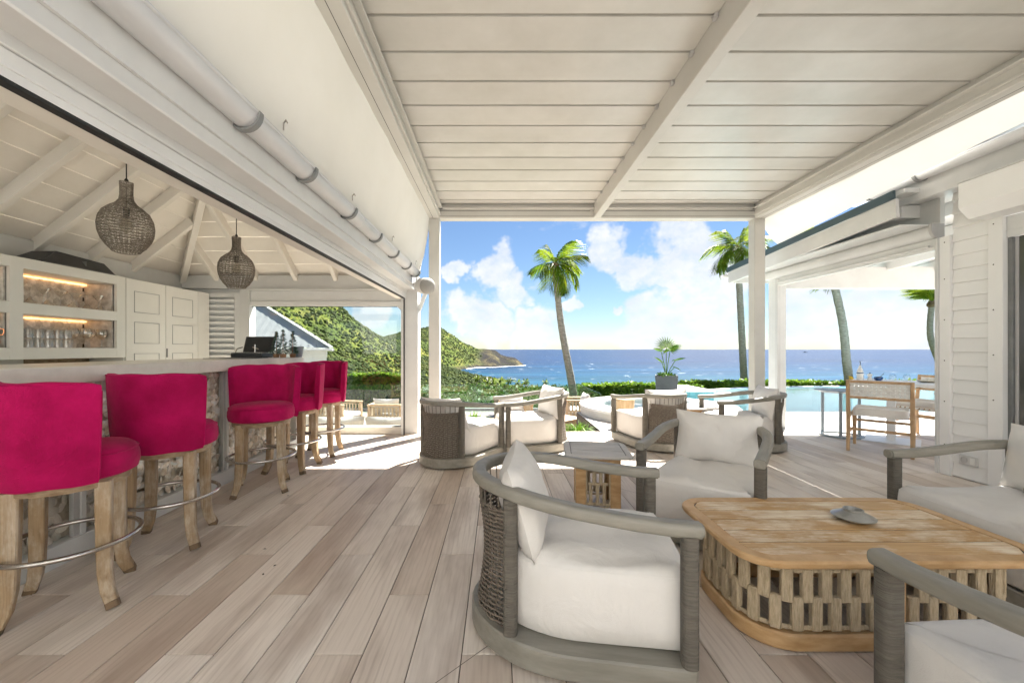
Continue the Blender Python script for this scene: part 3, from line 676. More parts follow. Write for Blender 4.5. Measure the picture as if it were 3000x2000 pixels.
# ------------------------------------------------------------------ louvred pergola
PX0, PX1, PYF, PZ = -.985, 3.78, 5.75, 3.085
LZ = 3.28
t = thing('louvred_pergola', 'white aluminium pergola with closed louvre roof over the lounge', 'pergola')
for nm, x0, x1 in (('l', PX0, PX0+.15), ('r', PX1-.15, PX1)):
    mbox('post', 'beam_paint', t, x0, x1, PYF, PYF+.15, 0, PZ, .006)
    mbox('post', 'beam_paint', t, x0, x1, PYB, PYB+.15, 0, PZ, .006) if x0 > 0 else None
def frame_beam(path, inner):                     # hollow section with a ledge and shadow groove on its inner face
    m = MB().sweep([(x, y, z+.04) for x, y, z in path], rr(.15, .28, .006, 1)); return m
frame_beam([(PX0+.075, -.2, PZ+.1), (PX0+.075, PYF+.15, PZ+.1)], 1).build('side_beam', 'beam_paint', t)
frame_beam([(PX1-.075, PYB, PZ+.1), (PX1-.075, PYF+.15, PZ+.1)], 1).build('side_beam', 'beam_paint', t)
frame_beam([(PX0+.15, PYF+.075, PZ+.1), (PX1-.15, PYF+.075, PZ+.1)], 1).build('front_beam', 'beam_paint', t)
frame_beam([(PX0+.15, PYB+.075, PZ+.1), (PX1-.15, PYB+.075, PZ+.1)], 1).build('rear_beam', 'beam_paint', t)
for sx, xs in ((1, PX0+.15), (-1, PX1-.15)):
    a, b = sorted((xs, xs+sx*.022)); mbox('gutter_ledge', 'beam_paint', t, a, b, PYB+.15, PYF, PZ+.035, PZ+.06, .003)
    a, b = sorted((xs, xs+sx*.05)); mbox('gutter_ledge', 'beam_paint', t, a, b, PYB+.15, PYF, PZ+.125, PZ+.14, .003)
    a, b = sorted((xs-sx*.09, xs-sx*.086)); mbox('groove', 'dark_gap', t, a, b, PYB+.15, PYF, PZ-.001, PZ+.002, 0)
mbox('gutter_ledge', 'beam_paint', t, PX0+.15, PX1-.15, PYF-.05, PYF, PZ+.125, PZ+.14, .003)
mbox('groove', 'dark_gap', t, PX0+.15, PX1-.15, PYF-.0015, PYF, PZ+.098, PZ+.104, 0)
mbox('groove', 'dark_gap', t, PX0+.15, PX1-.15, PYF-.0015, PYF, PZ+.028, PZ+.031, 0)
mbox('centre_beam', 'beam_paint', t, 1.345, 1.445, PYB+.15, PYF-.002, PZ, LZ+.06, .006)
mbox('joint_plate', 'beam_paint', t, 1.30, 1.335, PYF-.006, PYF-.002, PZ+.03, PZ+.12, 0)
roof_lid = mbox('roof_cap', 'beam_paint', t, PX0+.1, PX1-.1, PYB+.05, PYF+.05, LZ+.075, LZ+.09, 0)
lou = {}
for x0, x1 in ((PX0+.152, 1.343), (1.447, PX1-.152)):
    me = MB()
    # one louvre blade: flat underside, hooked far lip that shows as a dark line
    sec = [(0.0, 0), (.284, 0), (.284, .034), (.299, .036), (.299, .048), (.02, .062), (0, .04)]
    me.loft([[(x0, y, z) for y, z in sec], [(x1, y, z) for y, z in sec]])
    mm = me.mesh('louvre', 0)
    y = 2.50-.308*4
    while y < PYF-.05:
        o = link('louvre', mm, 'louvre_paint', t, (0, y+.008, LZ), rot=(R(random.uniform(-.2, .2)), 0, 0)); y += .308
cl = MB().box(-.012, .012, -.02, .02, -.03, 0, .003).mesh('clip', 0)
for k in range(11): link('clip', cl, 'light_grey', t, (1.333, 2.50+.308*k-.004, LZ+.004))

# fabric flaps closing the gap between pergola and the two buildings
def flap(name, sec, y0, y1, label, wr=.008, drop=0.0):
    m = MB(); n = 46; g = []
    for i in range(n+1):
        y = y0+(y1-y0)*i/n
        g.append([(x+wr*math.sin(y*3.1+z*5)*(.3+.7*j/len(sec))+ (.006*math.sin(y*11+j)), y, z+.004*math.sin(y*2.3+j)-drop*(max(0, y-2.6)/3.25)*(j/(len(sec)-1))) for j, (x, z) in enumerate(sec)])
    V = [p for r in g for p in r]; k = len(sec)
    m.add(V, [(i*k+j, i*k+j+1, (i+1)*k+j+1, (i+1)*k+j) for i in range(n) for j in range(k-1)])
    o = m.build(name, 'fabric_awning', smooth=60); return tag(o, label, 'awning')
flap('fabric_flap', [(-.975, 3.13), (-1.0, 2.95), (-1.03, 2.75), (-1.055, 2.57), (-1.075, 2.50), (-1.092, 2.42), (-1.106, 2.36), (-1.13, 2.285)], -.2, 5.80, 'cream fabric flap hung between pergola beam and bar gutter')
flap('fabric_flap', [(3.755, 3.115), (3.79, 3.088), (3.84, 3.07), (3.90, 3.045), (3.96, 3.02), (4.02, 3.01)], PYB, 5.85, 'cream fabric flap hung between pergola beam and house roof', .002, .27)

# ------------------------------------------------------------------ bar pavilion
XW, YF, PLZ = -4.66, 5.93, 2.306
YB = -.6                                     # open rear end of the pavilion
TAN = .77; COS = 1/math.sqrt(1+TAN*TAN); RID = -2.93
bp = thing('bar_pavilion', 'white timber bar pavilion with boarded hip roof and open side', 'building')
mbox('column', 'white_paint', bp, -1.385, -1.175, YF, YF+.2, 0, 2.30, .006)
mbox('column', 'white_paint', bp, -1.385, -1.175, YB, YB+.2, 0, 2.30, .006)
mbox('jamb', 'white_paint', bp, -1.40, -1.36, YF-.09, YF, 0, 1.97, .003)
mbox('jamb_seal', 'black_rubber', bp, -1.362, -1.345, YF-.10, YF-.088, 0, 1.968, 0)
mbox('eave_beam', 'white_paint', bp, -1.346, -1.22, YB, 6.13, 2.09, 2.34, .006)
mbox('track_header', 'white_timber', bp, -1.43, -1.347, YB, YF-.001, 1.972, 2.16, .004)
mbox('track_rib', 'white_timber', bp, -1.37, -1.341, YB, YF-.001, 2.0, 2.048, .002)
mbox('track_lip', 'white_paint', bp, -1.352, -1.334, YB, YF-.001, 2.052, 2.092, .003)
mbox('seal', 'black_rubber', bp, -1.385, -1.349, YB, YF-.09, 1.962, 1.973, 0)
mbox('head_strip', 'rafter_paint', bp, -1.48, -1.386, YB, YF-.001, 1.966, 2.2, .003)
mbox('wall_plate', 'white_paint', bp, XW-.1, XW+.05, YB, YF+.05, 2.04, PLZ, .005)
mbox('side_wall', 'white_paint', bp, XW-.1, XW, 1.85, YF+.1, 0, 2.04, 0)
mbox('lintel', 'white_paint', bp, XW+.05, -1.386, YB, YB+.14, 2.114, PLZ, .005)
# far wall: lintel, window, shutter
mbox('lintel', 'white_paint', bp, XW+.05, -1.386, YF-.02, YF+.12, 2.114, PLZ, .005)
mbox('lintel_ledge', 'white_paint', bp, -3.62, -1.386, YF-.045, YF+.1, 2.085, 2.113, .004)
mbox('window_header', 'white_timber', bp, -3.62, -1.386, YF+.0, YF+.09, 1.93, 2.083, .004)
mbox('window_header', 'white_timber', bp, -3.62, -1.386, YF-.015, YF+.08, 1.862, 1.928, .004)
mbox('corner_post', 'white_paint', bp, -3.755, -3.62, YF-.03, YF+.13, 0, 2.112, .005)
mbox('window_sill', 'stone_top', bp, -3.62, -1.401, YF-.03, YF+.12, 0, .105, .005)
mbox('window_seal', 'black_rubber', bp, -3.62, -1.386, YF+.03, YF+.05, .105, .113, 0)
mbox('window_seal', 'black_rubber', bp, -3.62, -1.386, YF+.03, YF+.05, 1.853, 1.861, 0)
for x0, x1 in ((-3.62, -2.905), (-2.895, -2.15), (-2.14, -1.386)):
    mbox('window_pane', 'window_glass', bp, x0, x1, YF+.034, YF+.044, .113, 1.853, 0)
mbox('shutter_wall', 'white_paint', bp, XW, -3.755, YF+.03, YF+.12, 0, 2.112, 0)
sh = mbox('shutter', 'white_paint', bp, -4.45, -4.39, YF-.02, YF+.03, .9, 2.05, .003)
mbox('shutter_frame', 'white_paint', sh, -3.84, -3.757, YF-.02, YF+.03, .9, 2.05, .003)
mbox('shutter_frame', 'white_paint', sh, -4.39, -3.84, YF-.02, YF+.03, 1.985, 2.05, .003)
slat = MB().box(-.272, .272, -.006, .006, -.045, .045, .003).mesh('slat', 0)
for i in range(13): link('slat', slat, 'white_timber', sh, (-4.115, YF-.003, .95+i*.081), rot=(R(38), 0, 0))
MB().beam((-1.66, YF+.03, 2.09), (-1.40, YF+.03, 1.83), .05, .08).build('brace', 'white_paint', bp)
MB().beam((-1.18, YF+.09, 1.80), (-1.06, YF+.09, 2.10), .05, .07, up=(0, 1, 0)).build('brace', 'white_paint', bp)
# roof boards and rafters: left slope, sea-end slope, right slope
def slope_pt(side, t_, u):                       # t_ = run in from the eave, u = position along the eave
    z = PLZ+TAN*t_
    return {'L': (XW+t_, u, z), 'F': (u, YF+.05-t_, z), 'R': (-1.20-t_, u, z)}[side]
TM = RID-XW; bw = .185
for side in 'LFR':
    i = 0
    while i*bw < TM-.02:
        a, b = i*bw, min((i+1)*bw-.007, TM)
        if side == 'F': ua, ub = (XW+a, -1.20-a), (XW+b, -1.20-b)
        else: ua, ub = (YB, YF+.05-a), (YB, YF+.05-b)
        q = [slope_pt(side, a, ua[0]), slope_pt(side, a, ua[1]), slope_pt(side, b, ub[1]), slope_pt(side, b, ub[0])]
        m = MB(); m.add(q+[(x, y, z+.022) for x, y, z in q], [(0,1,2,3),(7,6,5,4),(0,4,5,1),(1,5,6,2),(2,6,7,3),(3,7,4,0)])
        m.build('roof_board', 'roof_board', bp, smooth=0); i += 1
def rafter(p, q): MB().sweep([Vector(p)-Vector((0,0,.062)), Vector(q)-Vector((0,0,.062))], rr(.062, .115, .004, 1)).build('rafter', 'rafter_paint', bp)
for y in [5.14-.54*k for k in range(11)]:
    tt = min(TM, YF-y); rafter(slope_pt('L', 0, y), slope_pt('L', tt, y)); 
    tt = min(TM, YF-y); rafter(slope_pt('R', 0.12, y), slope_pt('R', tt, y))
for x in (-4.1, -3.53, -2.95, -2.37, -1.8):
    tt = min(TM, x-XW, -1.20-x); rafter(slope_pt('F', 0, x), slope_pt('F', tt, x))
MB().sweep([(XW, YF+.05, PLZ-.085), (XW+TM, YF+.05-TM, PLZ+TAN*TM-.085)], rr(.07, .15, .004, 1)).build('hip_rafter', 'rafter_paint', bp)
MB().sweep([(-1.20, YF+.05, PLZ-.085), (-1.20-TM, YF+.05-TM, PLZ+TAN*TM-.085)], rr(.07, .15, .004, 1)).build('hip_rafter', 'rafter_paint', bp)
MB().sweep([(RID, YB, PLZ+TAN*TM-.07), (RID, YF+.05-TM, PLZ+TAN*TM-.07)], rr(.05, .18, .004, 1)).build('ridge_beam', 'rafter_paint', bp)
# half-round gutter with clips
GX, GZ, GR = -1.160, 2.305, .064
gp = [(GR*math.cos(a), GR*math.sin(a)) for a in np.linspace(R(178), R(362), 15)]
gp2 = gp+[(GR*.93*math.cos(a), GR*.93*math.sin(a)) for a in np.linspace(R(362), R(178), 15)]
def gutter(parent, x, z, y0, y1, mat, clips, side):
    m = MB(); m.sweep([(x, y0, z), (x, y1, z)], gp2); g = m.build('gutter', mat, parent)
    MB().sweep([(x+side*GR, y0, z+.004), (x+side*GR, y1, z+.004)], circ(.008, 8)).build('gutter_bead', mat, g)
    prof = [((GR+.004)*math.cos(a), (GR+.004)*math.sin(a)) for a in np.linspace(R(180), R(365), 14)]+[((GR+.014)*math.cos(a), (GR+.014)*math.sin(a)) for a in np.linspace(R(365), R(180), 14)]
    cm = MB(); cm.sweep([(0, -.016, 0), (0, .016, 0)], prof); cm.box(-side*(GR+.035)-.02, -side*(GR-.01)+.02, -.016, .016, -.05, -.012, .004)
    cmesh = cm.mesh('gutter_clip', 35)
    for y in clips: link('gutter_clip', cmesh, 'grey_plastic' if mat == 'gutter_pvc' else mat, g, (x, y, z))
    return g
gutter(bp, GX, GZ, YB, 5.72, 'gutter_pvc', [1.86, 2.43, 3.12, 3.80, 4.45, 5.08, 5.62], 1)
MB().sweep([(GX, 3.33, GZ), (GX, 3.36, GZ)], [(p[0]*1.04, p[1]*1.04) for p in gp2]).build('gutter_joint', 'gutter_pvc', bp)
hk = MB().sweep([(0,0,0),(0,0,.035),(.012,0,.05),(.02,0,.035)], circ(.004, 6), up=(0,1,0)).mesh('hook')
for y in (2.05, 3.02, 4.15, 5.3, 5.6): link('hook', hk, 'steel', bp, (GX+GR+.012, y, GZ+.03))
mbox('fascia', 'white_paint', bp, -1.219, -1.205, YB, 6.13, 2.15, 2.34, 0)

# capsule loudspeaker on the corner of the pavilion
t = thing('wall_speaker', 'white capsule loudspeaker bracketed to the bar pavilion corner', 'speaker', (-1.02, 5.58, 2.10))
d = Vector((.62, -.72, -.12)).normalized(); M = d.to_track_quat('Z', 'Y').to_matrix().to_4x4()
m = MB().lathe([(.0,-.15),(.05,-.145),(.085,-.12),(.105,-.06),(.112,.02),(.112,.075)], 28); m.v = [tuple(M@Vector(p)) for p in m.v]; m.build('housing', 'speaker_white', t)
m = MB().lathe([(.111,.076),(.107,.11),(.092,.14),(.06,.158),(.0,.165)], 28); m.v = [tuple(M@Vector(p)) for p in m.v]; m.build('grille', 'speaker_grille', t)
MB().sweep([(-.04, .06, 0), (-.10, .12, .03), (-.15, .16, .05)], circ(.011, 8)).build('bracket', 'steel', t)
MB().lathe([(.03,-.02),(.03,.02)], 10, (-.155, .16, .05)).build('bracket_foot', 'steel', t)

# ------------------------------------------------------------------ bar counter with shell-filled glass front
t = thing('bar_counter', 'long bar counter with pale stone top and glass front filled with oyster shells', 'bar counter', (-2.5, 0, 0))
mbox('countertop', 'stone_top', t, -.62, .075, .3, 5.06, 1.035, 1.135, .006)
mbox('carcass', 'cabinet_paint', t, -.50, -.12, .4, 5.0, 0, 1.034, 0)
mbox('shell_bed', 'shell_bed', t, -.119, -.068, .4, 5.0, .12, 1.034, 0)
mbox('plinth', 'white_paint', t, -.119, .012, .4, 5.0, 0, .125, .004)
mbox('end_panel', 'white_paint', t, -.50, .012, 5.0, 5.03, 0, 1.034, .003)
for y in (1.146, 2.446, 3.745):
    mbox('mullion', 'white_paint', t, -.09, .006, y-.016, y+.016, .125, 1.034, .003)
    mbox('edge_trim', 'light_grey', t, -.03, -.004, y-.05, y-.017, .125, 1.034, 0)
for y0, y1 in ((.4, 1.13), (1.162, 2.43), (2.462, 3.729), (3.761, 5.0)):
    mbox('front_pane', 'counter_glass', t, -.022, -.014, y0, y1, .126, 1.034, 0)
def shell_mesh(seed):
    g = random.Random(seed); m = MB(); n = 9; rings = []
    ax = g.uniform(.75, 1.1)
    prof = [(.0, .30), (.45, .42+g.uniform(-.08,.08)), (.82, .24), (1.0, 0), (.9, -.16)]
    k = [1+g.uniform(-.16, .16) for _ in range(n)]
    for r, h in prof[1:]:
        rings.append([(h*.55, r*k[j]*ax*math.cos(2*math.pi*j/n), r*k[j]*1.3/ax*math.sin(2*math.pi*j/n)*(1.15 if j < n/2 else .9)) for j in range(n)])
    m.loft(rings, cap=True); return m.mesh('oyster_shell', 60)
SH = [shell_mesh(i) for i in range(9)]
spots = []
for iy in range(int(4.6/.056)):
    for iz in range(int(.9/.05)):
        y = .44+iy*.056+(iz % 2)*.028+random.uniform(-.013, .013); z = .15+iz*.05+random.uniform(-.011, .011)
        if y < 1.45 or y > 4.97 or z > 1.01 or any(abs(y-q) < .05 for q in (1.146, 2.446, 3.745)): continue
        spots.append((y, z))
# the shells that show best between the stools: low and near first
spots.sort(key=lambda p: (p[0]*.9+p[1]*.75)); near, rest = spots[:290], spots[290:]
stf = MB()
def shell_tf():
    r = random.uniform(.024, .036); return Matrix.Rotation(random.uniform(0, 6.28), 4, 'X') @ Matrix.Rotation(random.uniform(-.6, .6), 4, 'Z') @ Matrix.Diagonal((r*1.1, r, r, 1))
for y, z in near:
    o = link('oyster_shell', random.choice(SH), 'shell', t); o.matrix_basis = Matrix.Translation((-.052+random.uniform(-.008, .010), y, z)) @ shell_tf()
for q in range(10):
    part = MB()
    for y, z in rest[q::10]:
        me = random.choice(SH); M = Matrix.Translation((-.052+random.uniform(-.008, .010), y, z)) @ shell_tf()
        part.add([M@v.co for v in me.vertices], [tuple(p.vertices) for p in me.polygons])
    o = part.build('shell_fill', 'shell', t, smooth=60); tag(o, kind='stuff')

# ------------------------------------------------------------------ cabinets on the back wall of the bar
CX = -4.2
t = thing('wall_cabinet', 'cream wall cabinet with open lit niches for glasses and bottles', 'cabinet', (0, 0, 0))
mbox('carcass', 'cabinet_paint', t, -4.655, -4.56, 1.9, 4.578, 1.14, 2.039, 0)
for z0, z1, nm in ((1.945, 2.04, 'top_rail'), (1.545, 1.645, 'middle_rail'), (1.14, 1.245, 'bottom_rail')):
    mbox(nm, 'cabinet_paint', t, CX-.35 if nm != 'x' else 0, CX, 1.9, 4.578, z0, z1, .003)
for y0, y1 in ((4.47, 4.577), (3.49, 3.593), (2.5, 2.6), (1.91, 2.0)):
    mbox('stile', 'cabinet_paint', t, CX-.03, CX+.0015, y0, y1, 1.1412, 2.0388, .002)
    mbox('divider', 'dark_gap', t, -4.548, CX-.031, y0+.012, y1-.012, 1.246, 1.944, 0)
for z0, z1 in ((1.645, 1.945), (1.245, 1.545)):
    for y0, y1 in ((3.605, 4.48), (2.61, 3.5)):
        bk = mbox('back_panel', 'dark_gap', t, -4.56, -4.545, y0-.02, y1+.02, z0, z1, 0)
        mbox('light_strip', 'led_warm', bk, -4.53, -4.522, y0+.02, y1-.01, z1-.018, z1-.012, 0)
        mbox('side_lining', 'capiz', bk, -4.5455, CX-.04, y1-.022, y1-.006, z0+.002, z1-.002, 0)
        me = MB().lathe([(.0, 0), (.036, 0), (.034, .003), (0, .004)], 14).mesh('capiz_disc', 40)
        ny = int((y1-y0-.03)/.064)
        if y0 > 3:
            for i in range(ny):
                for j in range(6):
                    link('capiz_disc', me, 'capiz', bk, (-4.545+.002*((i+j) % 2), y0+.03+(i+.5*(j % 2))*.064, z0+.024+j*.053), rot=(0, R(90), 0))
        else: mbox('lining', 'capiz', bk, -4.544, -4.538, y0, y1, z0, z1, 0)
mbox('splash_wall', 'cabinet_paint', t, -4.655, -4.62, 1.9, 4.578, .86, 1.139, 0)
mbox('splash_panel', 'oak_flat', t, -4.62, -4.60, 3.95, 4.25, .93, 1.138, .002)
mbox('splash_panel', 'oak_flat', t, -4.62, -4.60, 4.254, 4.57, .93, 1.138, .002)
t = thing('back_worktop', 'cream back worktop running under the lit wall cabinet', 'worktop')
mbox('worktop', 'stone_top', t, -4.655, -4.05, 1.9, 4.575, .88, .92, .004)
mbox('cupboard', 'cabinet_paint', t, -4.655, -4.1, 1.9, 4.57, 0, .879, 0)
t = thing('tall_cabinet', 'cream tall cupboard with panelled double doors beside the louvred shutter', 'cabinet')
mbox('carcass', 'cabinet_paint', t, -4.655, CX-.03, 4.582, 5.68, 0, 2.039, .002)
mbox('side_panel', 'cabinet_paint', t, -4.655, CX+.002, 5.681, 5.90, 0, 2.038, .002)
for y0, y1 in ((4.586, 5.128), (5.134, 5.678)):
    d_ = mbox('door', 'cabinet_paint', t, CX-.029, CX, y0, y1, .06, 2.036, .002)
    for z0, z1 in ((1.66, 1.90), (1.30, 1.545), (.7, 1.18)):
        f_ = MB().sweep([(CX+.002, y0+.1, z0), (CX+.002, y1-.1, z0), (CX+.002, y1-.1, z1), (CX+.002, y0+.1, z1)], rr(.006, .006, .001, 1), closed=True, up=(1, 0, 0)); f_.build('panel_moulding', 'light_grey', d_)
        mbox('panel', 'cabinet_paint', d_, CX-.002, CX+.0025, y0+.106, y1-.106, z0+.006, z1-.006, .001)
mbox('handle', 'grey_plastic', t, CX, CX+.012, 5.137, 5.15, 1.13, 1.24, .002)
t = thing('black_hood_box', 'black faceted box standing on top of the wall cabinet', 'box', (-4.42, 4.14, 2.04))
m = MB(); m.loft([[(-.2,-.36,0),(.2,-.36,0),(.2,.36,0),(-.2,.36,0)], [(-.17,-.36,.02),(.17,-.36,.02),(.17,.36,.02),(-.17,.36,.02)], [(-.14,-.17,.15),(.10,-.17,.15),(.08,.33,.13),(-.14,.33,.13)]]); m.build('shell', 'black_matte', t, smooth=20)
mbox('seam', 'grey_plastic', t, .09, .145, .07, .076, .03, .10, 0)

# glassware: each piece its own thing
GL = {}
GL['martini'] = MB().lathe([(.032,0),(.034,.002),(.005,.008),(.004,.09),(.006,.095),(.052,.155),(.051,.155),(.004,.098),(.0,.097)], 18, cap=False).mesh('glass', 50)
GL['tumbler'] = MB().lathe([(0,.001),(.036,0),(.038,.004),(.040,.088),(.0375,.088),(.035,.012),(0,.011)], 18, cap=False).mesh('glass', 50)
GL['balloon'] = MB().lathe([(.036,0),(.037,.002),(.005,.007),(.004,.085),(.02,.095),(.046,.125),(.050,.150),(.046,.18),(.040,.2),(.0385,.2),(.048,.150),(.044,.127),(.0,.098)], 18, cap=False).mesh('glass', 50)
ORD = ['first','second','third','fourth','fifth','sixth','seventh','eighth','ninth','tenth']
def put(name, me, mat, loc, label, cat, group=None, rot=None):
    o = link(name, me, mat, None, loc, rot=rot); return tag(o, label, cat, group)
for i in range(10):
    y = 3.65+i*.087; inv = i % 2 == 1
    put('cocktail_glass', GL['martini'], 'drink_glass', (-4.34+.03*(i % 3), y, 1.646+(.156 if inv else 0)), '%s cocktail glass from the niche side wall, turned upside down on the upper shelf' % ORD[9-i] if inv else '%s cocktail glass from the niche side wall, standing upright on the upper shelf' % ORD[9-i], 'glass', 'glasses in the upper niche', rot=(R(180), 0, 0) if inv else None)
for r_ in range(2):
    for i in range(6):
        put('tumbler', GL['tumbler'], 'drink_glass', (-4.30, 3.63+i*.083+.0*r_, 1.246+.09+r_*.0895), ['%s tumbler from the wine glasses, upside down in the bottom row', '%s tumbler from the wine glasses, upside down on the stacked row'][r_] % ORD[5-i], 'glass', 'tumblers in the lower niche', rot=(R(180), 0, 0))
for i in range(4):
    put('wine_glass', GL['balloon'], 'drink_glass', (-4.36+.05*(i % 2), 4.16+i*.085, 1.2465), '%s round wine glass counting from the stacked tumblers' % ORD[i], 'glass', 'wine glasses in the lower niche')
bt = MB().lathe([(0,0),(.036,0),(.038,.01),(.038,.15),(.034,.175),(.014,.205),(.013,.25),(.015,.252),(.015,.262),(0,.263)], 18).mesh('bottle', 50)
t = thing('spirit_bottle', 'clear spirit bottle with white label in the upper niche by the copper mugs', 'bottle', (-4.29, 3.42, 1.646))
link('glass_body', bt, 'drink_glass', t); MB().lathe([(.0388,.04),(.0388,.13)], 18, cap=False).build('label', 'white_glaze', t); MB().lathe([(.0385,.115),(.0389,.118),(.0389,.126),(.0385,.128)], 18, cap=False).build('label_band', 'blue_glaze', t); MB().lathe([(.0165,.235),(.0165,.266),(0,.267)], 14).build('cap', 'zinc', t)
mg = MB().lathe([(0,0),(.038,0),(.04,.004),(.042,.085),(.0405,.085),(.038,.008),(0,.007)], 18, cap=False).mesh('mug', 50)
mh = MB().sweep([(.041,0,.07),(.065,0,.07),(.068,0,.045),(.06,0,.02),(.04,0,.018)], circ(.004, 6), up=(0,1,0)).mesh('handle', 50)
for y, z, lab in ((3.40, 1.246, 'copper mug on the shelf of the lower niche by the tumblers'), (3.43, 1.333, 'copper mug stacked on top of another copper mug')):
    t = thing('copper_mug', lab, 'mug', (-4.28, y, z), R(40), 'copper mugs'); link('cup', mg, 'copper', t); link('handle', mh, 'copper', t)

# things on the far end of the counter
t = thing('ice_chest', 'black chest with its lid propped open on the bar counter', 'chest', (-2.86, 4.74, 1.135))
mbox('body', 'black_matte', t, -.19, .17, -.12, .12, 0, .055, .008)
mbox('tray', 'steel', t, -.15, .13, -.10, .08, .05, .062, .003)
MB().box(-.19, .17, -.01, .01, 0, .2, .006, Matrix.Translation((0, .11, .06)) @ Matrix.Rotation(R(-20), 4, 'X')).build('lid', 'black_matte', t)
MB().sweep([(-.15,-.09,.06),(-.16,-.05,.10),(-.19,.1,.12)], circ(.006, 6)).build('stay', 'steel', t)
MB().sweep([(.08,-.1,.06),(.08,-.1,.15)], circ(.006, 6)).build('stay', 'steel', t); MB().sweep([(.05,-.1,.12),(.12,-.1,.10)], circ(.005, 6)).build('stay', 'steel', t)
def fir(h, seed):
    g = np.random.default_rng(seed); n = 420; z = h*(.14+.86*g.random(n)**1.25); r = .24*h*(1-z/h)*(.35+.75*g.random(n)); a = g.random(n)*6.283
    c = np.stack([r*np.cos(a), r*np.sin(a), z], 1); o_ = np.stack([np.cos(a), np.sin(a), -.5+g.random(n)], 1); o_ /= np.linalg.norm(o_, axis=1)[:, None]
    b = np.cross(o_, g.normal(size=(n, 3))); b /= np.linalg.norm(b, axis=1)[:, None]
    return np.stack([c-o_*.012, c-b*.004, c+o_*.022, c+b*.004], 1)
for i, (x, y, h) in enumerate(((-2.58, 4.72, .30), (-2.47, 4.66, .32), (-2.43, 4.80, .31))):
    t = thing('table_fir', ['small frosted table fir beside the open black chest', 'small frosted table fir with the fullest branches, middle of three', 'small slim frosted table fir beside the blue grey bucket'][i], 'fir tree', (x, y, 1.135), 0, 'table firs on the counter')
    quads_obj('branches', fir(h, i), 'fir', t); MB().sweep([(0,0,0),(0,0,h*.96)], circ(.004, 6), up=(0,1,0)).build('stem', 'terracotta', t)
    MB().lathe([(.03,0),(.036,.04),(.03,.044),(0,.044)], 14).build('pot', 'terracotta', t)
o = MB().lathe([(0,0),(.05,0),(.055,.005),(.075,.13),(.07,.13),(.05,.01),(0,.008)], 20, cap=False).build('ice_bucket', 'blue_grey', loc=(-2.44, 4.93, 1.135)); tag(o, 'blue grey tapered ice bucket at the counter end', 'bucket')
o = mbox('bar_mat', 'black_matte', None, -2.95, -2.55, 4.05, 4.5, 1.1355, 1.141, .002); tag(o, 'thin dark bar mat lying on the countertop', 'bar mat')

# ------------------------------------------------------------------ woven pendant lamps
def pendant():
    m = MB(); prof = [(.042,.565),(.040,.52),(.040,.46),(.046,.42),(.07,.385),(.11,.355),(.148,.315),(.170,.265),(.178,.21),(.173,.15),(.155,.095),(.125,.045),(.095,.012),(.088,0)]
    def rad(z):
        return float(np.interp(z, [p[1] for p in prof][::-1], [p[0] for p in prof][::-1]))
    g = random.Random(3)
    for k in range(26):                         # hoops
        z = .565*k/25; r = rad(z); m.sweep([((r+.002*g.random())*math.cos(a), (r+.002*g.random())*math.sin(a), z+.004*math.sin(a*2+k)) for a in np.linspace(0, 6.283, 34, endpoint=False)], circ(.0026 if k % 2 else .0034, 4), closed=True)
    for s_ in (1, -1):                          # zig-zag strands
        for k in range(30):
            a0 = 2*math.pi*k/30+g.uniform(-.03, .03); pts = []
            for i in range(53):
                z = .565*i/52; a = a0+s_*.075*(1 if i % 2 else -1)+g.uniform(-.015, .015); r = rad(z)+.002; pts.append((r*math.cos(a), r*math.sin(a), z))
            m.sweep(pts, circ(.0021, 3), up=(.3, .2, 1))
    return m.mesh('woven_shade', 60)
ps = pendant()
for i, (x, y, z) in enumerate(((-3.04, 3.32, 2.025), (-2.94, 4.56, 1.92))):
    t = thing('pendant_lamp', ['bottle shaped woven pendant lamp hanging above the lit wall cabinet', 'bottle shaped woven pendant lamp hanging in front of the shutter and far window'][i], 'pendant lamp', (x, y, z), i*.7, 'woven pendant lamps')
    link('woven_shade', ps, 'rattan', t)
    zt = PLZ+TAN*(TM-abs(x-RID))-z-.02
    MB().sweep([(0,0,.36),(0,0,.6),(0,0,zt)], circ(.0045, 6), up=(0,1,0)).build('cord', 'cord_black', t)
    MB().lathe([(.012,.57),(.014,.585),(.006,.6)], 8).build('cord_grip', 'cord_black', t)
    MB().lathe([(.02,.28),(.022,.36),(.0,.365)], 12).build('lamp_holder', 'black_matte', t)
    MB().lathe([(.0,.15),(.03,.165),(.045,.2),(.035,.245),(.018,.28)], 14).build('bulb', 'bulb_glass', t)

